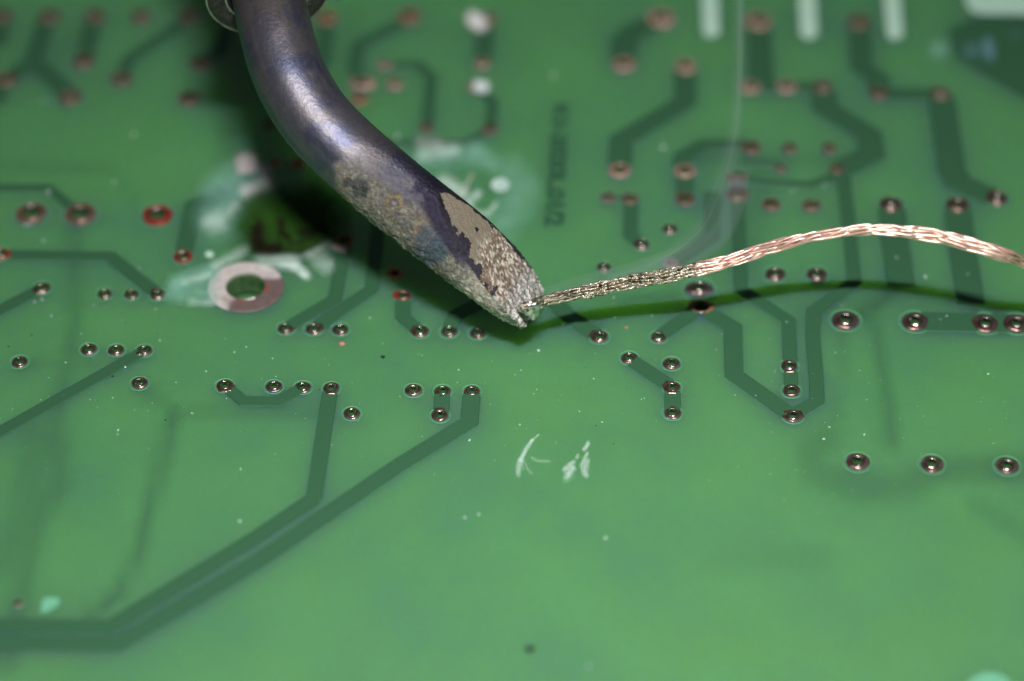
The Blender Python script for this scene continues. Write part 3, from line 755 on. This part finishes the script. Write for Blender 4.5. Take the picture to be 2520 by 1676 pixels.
    lay(sstep(7.5, 1.0, u) * sstep(.48, .58, n3) * (1 - face), (.80, .79, .70), .75)
    lay(face, (.055, .048, .075), .95)
    lay(sstep(2.6, 1.2, u + (n1 - .5) * 3), (.33, .31, .305), .9); lay(sstep(3, 1, u) * sstep(.52, .6, n3), (.75, .72, .70), .85)  # paler end; its sparkle is painted on as light specks
    metal_ = np.clip(.78 - .45 * ox, .3, 1); rgh = .42 + .16 * ox + .06 * (n3 - .5) + .20 * sstep(16.5, 12.5, u + (n1 - .5) * 3) * (1 - ox) * sstep(.55, .35, adot) + .1 * (n2 - .5)
    sil = sstep(6.5, 4.0, u) * sstep(.1, -.2, adot); rgh = rgh - .28 * sil; metal_ = metal_ * (1 - .5 * sil)
    end = sstep(3.2, 1.0, u); metal_ = metal_ + end * .2; rgh = rgh * (1 - end) + end * .34
    m_, nt, b = newmat('heat_blued_steel')
    ca = N(nt, 'ShaderNodeAttribute', attribute_name='steel')
    gn = noise_node(nt, 38, 6, .78); gr = ramp(nt, gn.outputs[0], [(.34, (.50, .49, .50)), (.50, (1, 1, 1)), (.66, (1.75, 1.7, 1.6))])
    mg = N(nt, 'ShaderNodeMix', data_type='RGBA', blend_type='MULTIPLY'); mg.inputs[0].default_value = 1
    ga = N(nt, 'ShaderNodeAttribute', attribute_name='grain'); nt.links.new(ga.outputs['Fac'], mg.inputs[0])
    nt.links.new(ca.outputs['Color'], mg.inputs[6]); nt.links.new(gr.outputs[0], mg.inputs[7]); nt.links.new(mg.outputs[2], b.inputs['Base Color'])
    for nm, sock in (('metalness', 'Metallic'), ('gloss', 'Roughness')):
        a_ = N(nt, 'ShaderNodeAttribute', attribute_name=nm); nt.links.new(a_.outputs['Fac'], b.inputs[sock])
    nz = noise_node(nt, 34, 5, .7); bp_ = bump(nt, b, nz.outputs[0], .14, .03); nt.links.new(ga.outputs['Fac'], bp_.inputs['Strength'])
    idx = np.arange(n * NC).reshape(n, NC)
    q = np.stack([idx[:-1], idx[1:], np.roll(idx[1:], -1, 1), np.roll(idx[:-1], -1, 1)], -1).reshape(-1, 4)
    VV = V2.reshape(-1, 3); cen = V2[-1].mean(0) + tan[-1] * .25
    VV = np.vstack([VV, cen]); last = [(int(idx[-1, k]), int(idx[-1, (k + 1) % NC]), n * NC) for k in range(NC)]
    F = [tuple(x) for x in q] + last
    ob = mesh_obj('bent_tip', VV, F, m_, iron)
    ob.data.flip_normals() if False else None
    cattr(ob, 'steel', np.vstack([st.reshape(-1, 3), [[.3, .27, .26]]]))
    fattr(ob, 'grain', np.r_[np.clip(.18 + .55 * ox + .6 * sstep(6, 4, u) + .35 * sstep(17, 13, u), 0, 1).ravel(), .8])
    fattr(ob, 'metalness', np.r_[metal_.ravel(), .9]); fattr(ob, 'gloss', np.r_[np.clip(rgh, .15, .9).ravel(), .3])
    # ---- the tinned face: a thin skin of solder standing proud of the flat, with a ragged border
    facem = (nn_ > topv - .10) & (u < 10.4)
    e = fbm(V + 300, 1.1, 4); e2 = fbm(V + 400, 3.0, 3)
    lim = .78 - .25 * sstep(9, 2, u)
    # tt across the flat: + towards the left ridge
    chord = np.sqrt(np.maximum(0, R0 ** 2 - topv ** 2)) / R0
    rel_t = tcoord / np.maximum(chord, .05)
    edge_l = .72 + (e - .5) * 1.3 + (e2 - .5) * .5 - .55 * sstep(7.5, 9.5, u) - .25 * np.exp(-((u - 6.8) / .8) ** 2)
    edge_r = -.86 + (e2 - .5) * .35
    k = facem & (rel_t < edge_l + sstep(4, 2, u) * .5) & (rel_t > edge_r) & (u < 10.0 + (e - .5) * 3)
    hole = np.hypot(px - 1173, py - 565) < 3.0; k &= ~hole
    kq = k.ravel()[q].all(1); qq = q[kq]; used = np.unique(qq); rem = -np.ones(n * NC, int); rem[used] = np.arange(len(used))
    V3 = (V2 + nor * (.045 + rough_end[..., None] * 0 + .05 * (fbm(V + 60, 7, 3)[..., None] - .3) * sstep(6.5, 4, u)[..., None] * 3))
    V3 = V3.reshape(-1, 3)[used]
    tl = sstep(6.3, 4.6, u + (e - .5) * 3)
    tc_ = np.zeros((n, NC, 3)) + np.array([.38, .325, .26]); 
    nn3 = fbm(V * np.array([1, 1, 1]) + 500, 5, 4)
    for msk, c in ((sstep(.45, .6, nn3) * .6, (.43, .36, .28)), (tl * sstep(.35, .55, nn3), (.22, .15, .11)), (tl * sstep(.50, .58, n3), (.92, .84, .76)), (tl * sstep(.62, .72, nn3), (.42, .26, .17)), (sstep(3, 1.4, u), (.46, .43, .42)), (sstep(3, 1.4, u) * sstep(.52, .58, n3), (.95, .92, .9))):  # palest specks paint sparkle into the tin colour
        mk = msk[..., None]; tc_ = tc_ * (1 - mk) + np.array(c) * mk
    m2, nt, b = newmat('tinned_face')
    ca = N(nt, 'ShaderNodeAttribute', attribute_name='tinning'); nt.links.new(ca.outputs['Color'], b.inputs['Base Color'])
    a_ = N(nt, 'ShaderNodeAttribute', attribute_name='gloss'); nt.links.new(a_.outputs['Fac'], b.inputs['Roughness'])
    setin(b, Metallic=.75); nz = noise_node(nt, 45, 5, .75); bump(nt, b, nz.outputs[0], .7, .03)
    o2 = mesh_obj('tinned_face', V3, rem[qq], m2, iron)
    cattr(o2, 'tinning', tc_.reshape(-1, 3)[used]); fattr(o2, 'gloss', (.55 - .25 * tl).ravel()[used])
    o2['label'] = 'flat face wetted with brownish solder, ragged edge'
build_tip()

def ring_loft(prof, origin, ax, n=96):
    ax = ax / np.linalg.norm(ax); e1 = np.cross(ax, [0.1, .2, 1]); e1 /= np.linalg.norm(e1); e2 = np.cross(ax, e1)
    V = []; F = []; m = len(prof)
    for k in range(n):
        a = 2 * math.pi * k / n
        for (r, s) in prof: V.append(origin + ax * s + (e1 * math.cos(a) + e2 * math.sin(a)) * r)
    for k in range(n):
        for j in range(m - 1):
            a = k * m + j; b = ((k + 1) % n) * m + j; F.append((a, b, b + 1, a + 1))
    return V, F
ic = int(np.argmin(np.abs(pxof(axw)[1] - (-15)))); cc = axw[ic]; cax = tan[ic]
RO = 156.0 * ZF / F_PX; RI = 104.0 * ZF / F_PX
V, F = ring_loft([(RI, -1.2), (RI, -.05), (RI + .06, .02), (RO - .10, .02), (RO, -.06), (RO, -.5), (RO - .3, -.6)], cc, cax)
collar = mesh_obj('collar', V, F, M_COLLAR, iron)
V, F = ring_loft([(RO - .13, .015), (RO - .09, .05), (RO - .01, .03), (RO + .03, -.06), (RO + .02, -.2)], cc, cax)
o = mesh_obj('collar_rim', V, F, M_RIM); o.parent = collar; o.location = -collar.location + o.location if False else Vector((0, 0, 0)); 
V, F = ring_loft([(RI - .02, .015), (RI + .03, .05), (RI + .10, .03)], cc, cax)
o = mesh_obj('collar_rim', V, F, M_RIM); o.parent = collar; o.location = Vector((0, 0, 0))
V, F = ring_loft([(R0 + .02, -1.6), (RI, -1.3), (RI, -1.0)], cc, cax); mesh_obj('collar_recess_shade', V, F, M_DARK, iron)  # black ring closing the collar gap; its shade is painted in
V, F = ring_loft([(RO - .3, -.6), (RO - .55, -1.2), (RO - .5, -9), (RO + .3, -9.6), (RO + .5, -30), (RO + 1.5, -34), (RO + 3, -60), (0.01, -61)], cc, cax)
mesh_obj('barrel_sleeve', V, F, M_COLLAR, iron)

# ------------------------------------------------------------------ the desoldering braid
BR_PX = np.array([(1284, 760), (1310, 751), (1340, 740), (1421, 723), (1501, 704), (1581, 689), (1662, 674), (1742, 656), (1823, 633), (1890, 611), (1944, 596), (1997, 583),
 (2051, 574), (2104, 567), (2158, 565), (2238, 571), (2319, 584), (2399, 605), (2479, 630), (2520, 644), (2620, 685), (2760, 760), (2900, 850)], float)
SH_PX = np.array([(1290, 812), (1330, 792), (1421, 778), (1501, 770), (1581, 762), (1662, 753), (1769, 740), (1890, 718), (1997, 705), (2060, 701), (2118, 701), (2211, 710), (2292, 723), (2391, 741), (2479, 758), (2520, 766), (2700, 815), (2900, 880)], float)
def shadow_px(px, py, h):
    P = onz(px, py, h); t = FLASH[2] / (FLASH[2] - P[2]); G = FLASH + (P - FLASH) * t
    return pxof(G)
hts = []
for x, y in BR_PX:
    lo_, hi_ = 0.0, 30.0
    for _ in range(40):
        h = (lo_ + hi_) / 2; sx, sy = shadow_px(x, y, h)
        if sy < np.interp(sx, SH_PX[:, 0], SH_PX[:, 1]): lo_ = h
        else: hi_ = h
    hts.append(h)
hts = np.array(hts); print('braid heights', np.round(hts, 1))
hts = np.convolve(np.r_[hts[0], hts[0], hts, hts[-1], hts[-1]], np.ones(5) / 5, 'valid')
hts[:3] = hts[3] * np.array([.92, .94, .97]) + np.array([1.2, 1.1, .4])
bp3 = catmull(np.c_[onz(BR_PX[:, 0], BR_PX[:, 1], 0) * 0 + np.array([onz(x, y, h) for (x, y), h in zip(BR_PX, hts)]), BR_PX[:, 0]], 900)
bx = bp3[:, 3]; bpath = bp3[:, :3]
both, bs = resample(np.c_[bpath, bx], 760); bpath = both[:, :3]; bx = both[:, 3]
bt = np.gradient(bpath, axis=0); bt /= np.linalg.norm(bt, axis=1)[:, None]
# flat face direction: angle about the path, edge-on near the twist
wv_ = np.cross(bt, C_); wv_ /= np.linalg.norm(wv_, axis=1)[:, None]; 
nv_ = np.cross(wv_, bt)
tw = np.interp(bx, [1280, 1500, 1900, 1990, 2050, 2110, 2200, 2300, 2430, 2520, 2700], np.radians([35, 20, 25, 48, 76, 112, 140, 150, 150, 128, 110]))
wdir = wv_ * np.cos(tw)[:, None] + nv_ * np.sin(tw)[:, None]; ndir = np.cross(wdir, bt)
HW = np.interp(bx, [1280, 1330, 1420, 1600, 1800, 1950, 2100, 2300, 2700], [.32, .37, .46, .52, .51, .47, .43, .51, .51]); HT = .15
braid = thing('desoldering_braid', 'flat woven copper braid arching right from the iron tip, solder-soaked at its end', 'wire braid', loc=bpath[0])
def braid_mat():
    m, nt, b = newmat('braid_copper')
    a = N(nt, 'ShaderNodeAttribute', attribute_name='wet')
    n = noise_node(nt, 26, 4, .7); n2 = noise_node(nt, 7, 3, .6)
    cop = ramp(nt, n.outputs[0], [(.3, (.86, .50, .40)), (.62, (.98, .74, .66))])
    tin = ramp(nt, n.outputs[0], [(.36, (.04, .02, .01)), (.45, (.34, .30, .21)), (.56, (.80, .78, .66)), (.66, (.55, .22, .06))])  # darkest stop paints the shade of gaps, palest stop the sparkle
    ox = mix(nt, a.outputs['Fac'], cop.outputs[0], tin.outputs[0])
    nt.links.new(ox, b.inputs['Base Color'])
    r = N(nt, 'ShaderNodeMapRange'); r.inputs[3].default_value = .36; r.inputs[4].default_value = .22
    nt.links.new(a.outputs['Fac'], r.inputs[0]); nt.links.new(r.outputs[0], b.inputs['Roughness'])
    setin(b, Metallic=.75)
    s = N(nt, 'ShaderNodeMath', operation='MULTIPLY'); s.inputs[1].default_value = .9; nt.links.new(a.outputs['Fac'], s.inputs[0])
    bp = bump(nt, b, n.outputs[0], .5, .02); nt.links.new(s.outputs[0], bp.inputs['Strength'])
    return m
M_BRAID = braid_mat()
def build_braid():
    NB = 8; pitch = 21.0; ns = 10; n = len(bpath)
    wet = sstep(1735, 1660, bx + (fbm(np.c_[bx * .02, bx * 0, bx * 0], 1, 2) - .5) * 80)
    ang = np.linspace(0, 2 * np.pi, ns, endpoint=False)
    for dirn in (1, -1):
        for c in range(NB):
            ph = c / NB + (.5 / NB if dirn < 0 else 0)
            xx = dirn * bs / pitch + ph; th_ = 2 * np.pi * xx
            tri = 2 / np.pi * np.arcsin(np.sin(th_)); side = np.tanh(2.6 * np.cos(th_))
            over = np.tanh(1.6 * dirn * (np.sin(2 * np.pi * 4 * xx) + np.sin(2 * np.pi * 5 * bs / pitch)))
            jit = (fbm(np.c_[bs * 2.2, np.full(n, c * 3.1 + dirn), np.full(n, 5.0)], 1, 3) - .5)
            jit2 = (fbm(np.c_[bs * 5.0, np.full(n, c * 5.1 + dirn), np.full(n, 9.0)], 1, 3) - .5)
            w_ = HW * tri * .88 + jit * (.04 + .16 * wet); t_ = (HT + .11 * over) * side + jit2 * (.02 + .22 * wet)
            P = bpath + wdir * w_[:, None] + ndir * t_[:, None]
            tg = np.gradient(P, axis=0); tg /= np.linalg.norm(tg, axis=1)[:, None]
            e1 = np.cross(tg, ndir); e1 /= np.linalg.norm(e1, axis=1)[:, None] + 1e-9; e2 = np.cross(tg, e1)
            ra = .100 * (HW / .6) * (1 + .14 * over) * (1 + .5 * wet * jit2); rb = .080 * (1 + .2 * over) * (1 + 1.2 * wet * jit)
            # the single wires show as fine lobes round each bundle
            lob = 1 + .10 * np.cos(5 * ang[None] + bs[:, None] * 1.5) + .22 * wet[:, None] * (fbm(np.stack([bs[:, None] * 7 + 0 * ang, 0 * bs[:, None] + ang * 1.3 + c * 9, 0 * bs[:, None] + ang * 0 + dirn * 4], -1), 1, 3) - .5) * 2
            ring = P[:, None] + (e1[:, None] * (np.cos(ang)[None] * lob * ra[:, None])[..., None] + e2[:, None] * (np.sin(ang)[None] * lob * rb[:, None])[..., None])
            idx = np.arange(n * ns).reshape(n, ns)
            q = np.stack([idx[:-1], idx[1:], np.roll(idx[1:], -1, 1), np.roll(idx[:-1], -1, 1)], -1).reshape(-1, 4)
            ob = mesh_obj('wire_bundle', ring.reshape(-1, 3), q, M_BRAID, braid, fixn=False); fattr(ob, 'wet', np.repeat(wet, ns))
build_braid()
# solder bead where the braid meets the tip
def blob(name, c, rx, ry, rz, mat, parent, seed, amp=.3, nseg=28, nr=18):
    V = []; F = []
    for i in range(nr + 1):
        ph = math.pi * i / nr
        for j in range(nseg):
            a = 2 * math.pi * j / nseg; V.append((math.sin(ph) * math.cos(a), math.sin(ph) * math.sin(a), math.cos(ph)))
    V = np.array(V); k = 1 + (fbm(V * 1.4 + seed * 7, 1, 3) - .5) * 2 * amp
    V = V * k[:, None] * np.array([rx, ry, rz]) + np.array(c)
    for i in range(nr):
        for j in range(nseg):
            a = i * nseg + j; b = i * nseg + (j + 1) % nseg; F.append((a, a + nseg, b + nseg, b))
    return mesh_obj(name, V, F, mat, parent, origin=None if parent is not None else c, fixn=True)
bd = atd(1313.0, 768.0, ZF - .2)
o = blob('solder_bead', bd, .42, .40, .62, M_SOLDER, iron, 3, .5); o['label'] = 'small bright bead of solder under the tip'
blob('solder_bead', atd(1300.0, 758.0, ZF - 1.4), .62, .34, .5, M_SOLDER, iron, 15, .6)
blob('solder_bead', atd(1322.0, 748.0, ZF - .6), .45, .3, .30, M_SOLDER, iron, 8, .6)

# ------------------------------------------------------------------ smoke
smoke = thing('smoke_wisp', 'thin bluish wisp of smoke curling up from the hot braid', 'smoke', loc=bpath[80])
def vol(name, dens):
    m = bpy.data.materials.new(name); m.use_nodes = True; nt = m.node_tree; nt.nodes.remove(nt.nodes['Principled BSDF'])
    v = N(nt, 'ShaderNodeVolumePrincipled'); v.inputs['Color'].default_value = (.80, .93, 1.0, 1); v.inputs['Density'].default_value = dens
    v.inputs['Anisotropy'].default_value = -.1
    nt.links.new(v.outputs[0], nt.nodes['Material Output'].inputs['Volume']); return m
def smoke_tube(name, pts, dens):
    """pts: photo x, y, half width px left, half width px right, depth half mm"""
    A = catmull(np.array(pts, float), 90); y0 = bpath[80][1] + 1.0
    V = []; ns = 20
    for i, (x, y, wl, wr_, dh) in enumerate(A):
        y_ = y0 + .8 * math.sin(i * .09); c = ony(x, y, y_); k = depth_of(c) / F_PX
        j = min(len(A) - 1, i + 1) if i == 0 else i; d = A[j][:2] - A[j - 1][:2]; d /= np.linalg.norm(d); nx_, ny_ = -d[1], d[0]
        if nx_ < 0: nx_, ny_ = -nx_, -ny_
        side = X_ * nx_ - U_ * ny_
        for s in range(ns):
            a = 2 * math.pi * s / ns; ca = math.cos(a); w = (wr_ if ca > 0 else wl) * k
            V.append(c + side * ca * w + C_ * math.sin(a) * dh)
    F = []; n = len(A)
    for i in range(n - 1):
        for s in range(ns):
            a = i * ns + s; b = i * ns + (s + 1) % ns; F.append((a, b, b + ns, a + ns))
    F.append(tuple(range(ns))); F.append(tuple(reversed(range((n - 1) * ns, n * ns))))
    mesh_obj(name, V, F, vol(name + '_air', dens), smoke, fixn=True)
K = 1.0687
line = [(1400, 640), (1490, 612), (1560, 575), (1620, 520), (1652, 455), (1675, 390), (1691, 320), (1700, 250), (1705, 150), (1706, 60), (1706, -120)]
wd = [1.6, 2, 2, 2, 2, 2.2, 2.6, 3, 4, 5, 6]
smoke_tube('smoke_core', [(x * K, y * K, w, w * .8, w / 37) for (x, y), w in zip(line, wd)], 9)
wl = [8, 14, 24, 34, 36, 34, 28, 24, 22, 24, 26]; wr2 = [10, 30, 60, 70, 55, 40, 22, 14, 9, 8, 8]
smoke_tube('smoke_veil', [(x * K, y * K, a, b, .55) for (x, y), a, b in zip(line, wl, wr2)], .34)
smoke_tube('smoke_veil', [(x * K, y * K, a * .6, b * .5, .4) for (x, y), a, b in zip(line, wl, wr2)], .75)
base = [(1255, 685), (1330, 660), (1420, 638), (1500, 612), (1580, 585), (1650, 545), (1690, 470), (1700, 400)]
smoke_tube('smoke_veil', [(x * K, y * K, 26, 30, .7) for (x, y) in base], .9)

# ------------------------------------------------------------------ dust and crumbs on the board
def flakes(name, spots, mat, label, cat, seed):
    r = np.random.RandomState(seed); V = []; F = []
    for (x, y, s) in spots:
        c = onz(x, y, .06 + .02 * r.rand()); k = s * mmpp(x, y); b = len(V)
        a0 = r.rand() * 6.28; el = r.uniform(1.0, 2.0)
        for j in range(5):
            a = a0 + j * 2 * math.pi / 5; q = k * r.uniform(.6, 1.1)
            d = np.array([math.cos(a) * q * el, math.sin(a) * q, 0]); ra = a0 * 2
            d = np.array([d[0] * math.cos(ra) - d[1] * math.sin(ra), d[0] * math.sin(ra) + d[1] * math.cos(ra), -.03])
            V.append(c + d)
        V.append(c + np.array([0, 0, k * r.uniform(.5, 1.2)]))
        F += [(b + j, b + (j + 1) % 5, b + 5) for j in range(5)]
    ob = mesh_obj(name, V, F, mat, smooth=False); ob['kind'] = 'stuff'; ob['label'] = label
    return ob
listed = [('B1', 450, 192, 5), ('B1', 232, 497, 4), ('B1', 268, 492, 4), ('B1', 400, 640, 3.5), ('B1', 1275, 893, 3), ('B1', 313, 1203, 3), ('B1', 387, 1178, 3), ('B1', 472, 1330, 2.4), ('B1', 858, 1228, 2.6),
 ('B1', 1428, 1268, 2), ('B1', 745, 1495, 2), ('B1', 1468, 1556, 2), ('C1', 603, 192, 2.6), ('C1', 1148, 232, 3.4), ('C1', 2153, 97, 3), ('C1', 2263, 48, 2.4), ('C1', 1892, 273, 2.6), ('C1', 1617, 375, 1.8), ('C1', 585, 498, 2),
 ('C1', 375, 532, 2), ('C1', 826, 532, 2.2), ('C1', 1035, 518, 2), ('C1', 1357, 636, 1.8), ('C1', 1762, 657, 2.4), ('C1', 1086, 812, 2.6), ('C1', 1080, 852, 2), ('C1', 2210, 1170, 4), ('D1', 2200, 95, 5), ('D2', 1918, 62, 4.6), ('D2', 2045, 35, 4),
 ('D3', 862, 247, 4.6), ('D3', 700, 1430, 5), ('C2', 150, 153, 2.4), ('C2', 183, 320, 2), ('C2', 1862, 258, 2.8), ('C2', 695, 950, 2.4), ('C2', 1962, 905, 2.8), ('C2', 660, 865, 2), ('C3', 245, 82, 4), ('C3', 82, 262, 2.6),
 ('C3', 750, 340, 2.4), ('C3', 72, 762, 2.4), ('C3', 620, 640, 2), ('C3', 828, 740, 2), ('C3', 2240, 498, 2.4), ('C3', 1878, 73, 2), ('B3', 465, 1410, 3.2), ('B3', 945, 1350, 2.6), ('B3', 1290, 1330, 2.4), ('B3', 1470, 1293, 2),
 ('B3', 935, 1165, 2.4), ('B4', 1445, 970, 4), ('B4', 1835, 950, 3), ('B4', 1182, 797, 2.8), ('B4', 172, 1390, 2.4), ('B4', 1585, 1365, 2.8), ('B4', 1640, 1335, 2.8), ('C4', 410, 525, 2), ('C4', 2025, 295, 2.8), ('C4', 885, 852, 2.8),
 ('C4', 510, 895, 3), ('C4', 565, 785, 2.6), ('C4', 410, 298, 2), ('B2', 485, 1355, 2.6), ('B2', 640, 1350, 3.4), ('B2', 1045, 1350, 2.6), ('B2', 785, 1005, 3), ('B2', 935, 1185, 2.6), ('B2', 845, 825, 2.6), ('B2', 973, 1060, 2),
 ('B2', 1590, 1175, 2), ('B2', 1490, 1215, 2.2), ('A1', 1225, 1230, 4.5), ('A1', 395, 925, 4), ('A2', 1300, 1250, 6), ('A3', 375, 690, 5), ('A3', 1385, 1350, 5), ('B4', 520, 133, 4), ('B4', 225, 185, 4), ('B1', 1048, 97, 4)]
spots = [(*T(t, x, y), s * .78) for t, x, y, s in listed]
for k in range(230):
    x = rng.uniform(0, 2520); y = rng.normal(960, 180)
    if 350 < y < 1500: spots.append((x, y, rng.uniform(.5, 1.25)))
flakes('dust', spots, M_DUST, 'tiny pale dust flecks scattered over the board', 'dust', 4)
dk = [(T('B1', 287, 1510) + (2.6,)), (T('C1', 78, 45) + (2.2,)), (T('C1', 1518, 720) + (2.4,)), (T('C1', 1035, 318) + (2.2,)), (T('C3', 932, 940) + (2.2,)), (T('C3', 770, 772) + (1.8,)), (T('C3', 674, 235) + (1.6,)), (T('C3', 1056, 427) + (1.4,)), (T('C4', 1043, 547) + (1.4,)), (T('C2', 583, 443) + (2,))]
for k in range(40): dk.append((rng.uniform(0, 2520), rng.normal(960, 160), rng.uniform(.5, .9)))
flakes('grit', dk, M_DARK, 'tiny black grit specks on the board', 'grit', 9)
def crumb(name, x, y, r, mat, label, seed):
    c = onz(float(x), float(y), r * .55); o = blob(name, c, r * 1.25, r, r * .7, mat, None, seed, .55, 14, 9); o['label'] = label; o['category'] = 'crumb'
crumb('metal_crumb', 842, 846, .17, M_CRUMB, 'pinkish copper crumb on the green board above the two pad rows', 5)
crumb('burnt_crumb', 942, 878, .12, M_DARK, 'small black burnt crumb right of the pinkish crumb', 12)
crumb('burnt_crumb', 1304, 1597, .22, M_DARK, 'blurred dark crumb near the bottom middle of the board', 15)
crumb('metal_crumb', 1541, 806, .09, M_CRUMB, 'tiny orange crumb below the braid shadow', 21)
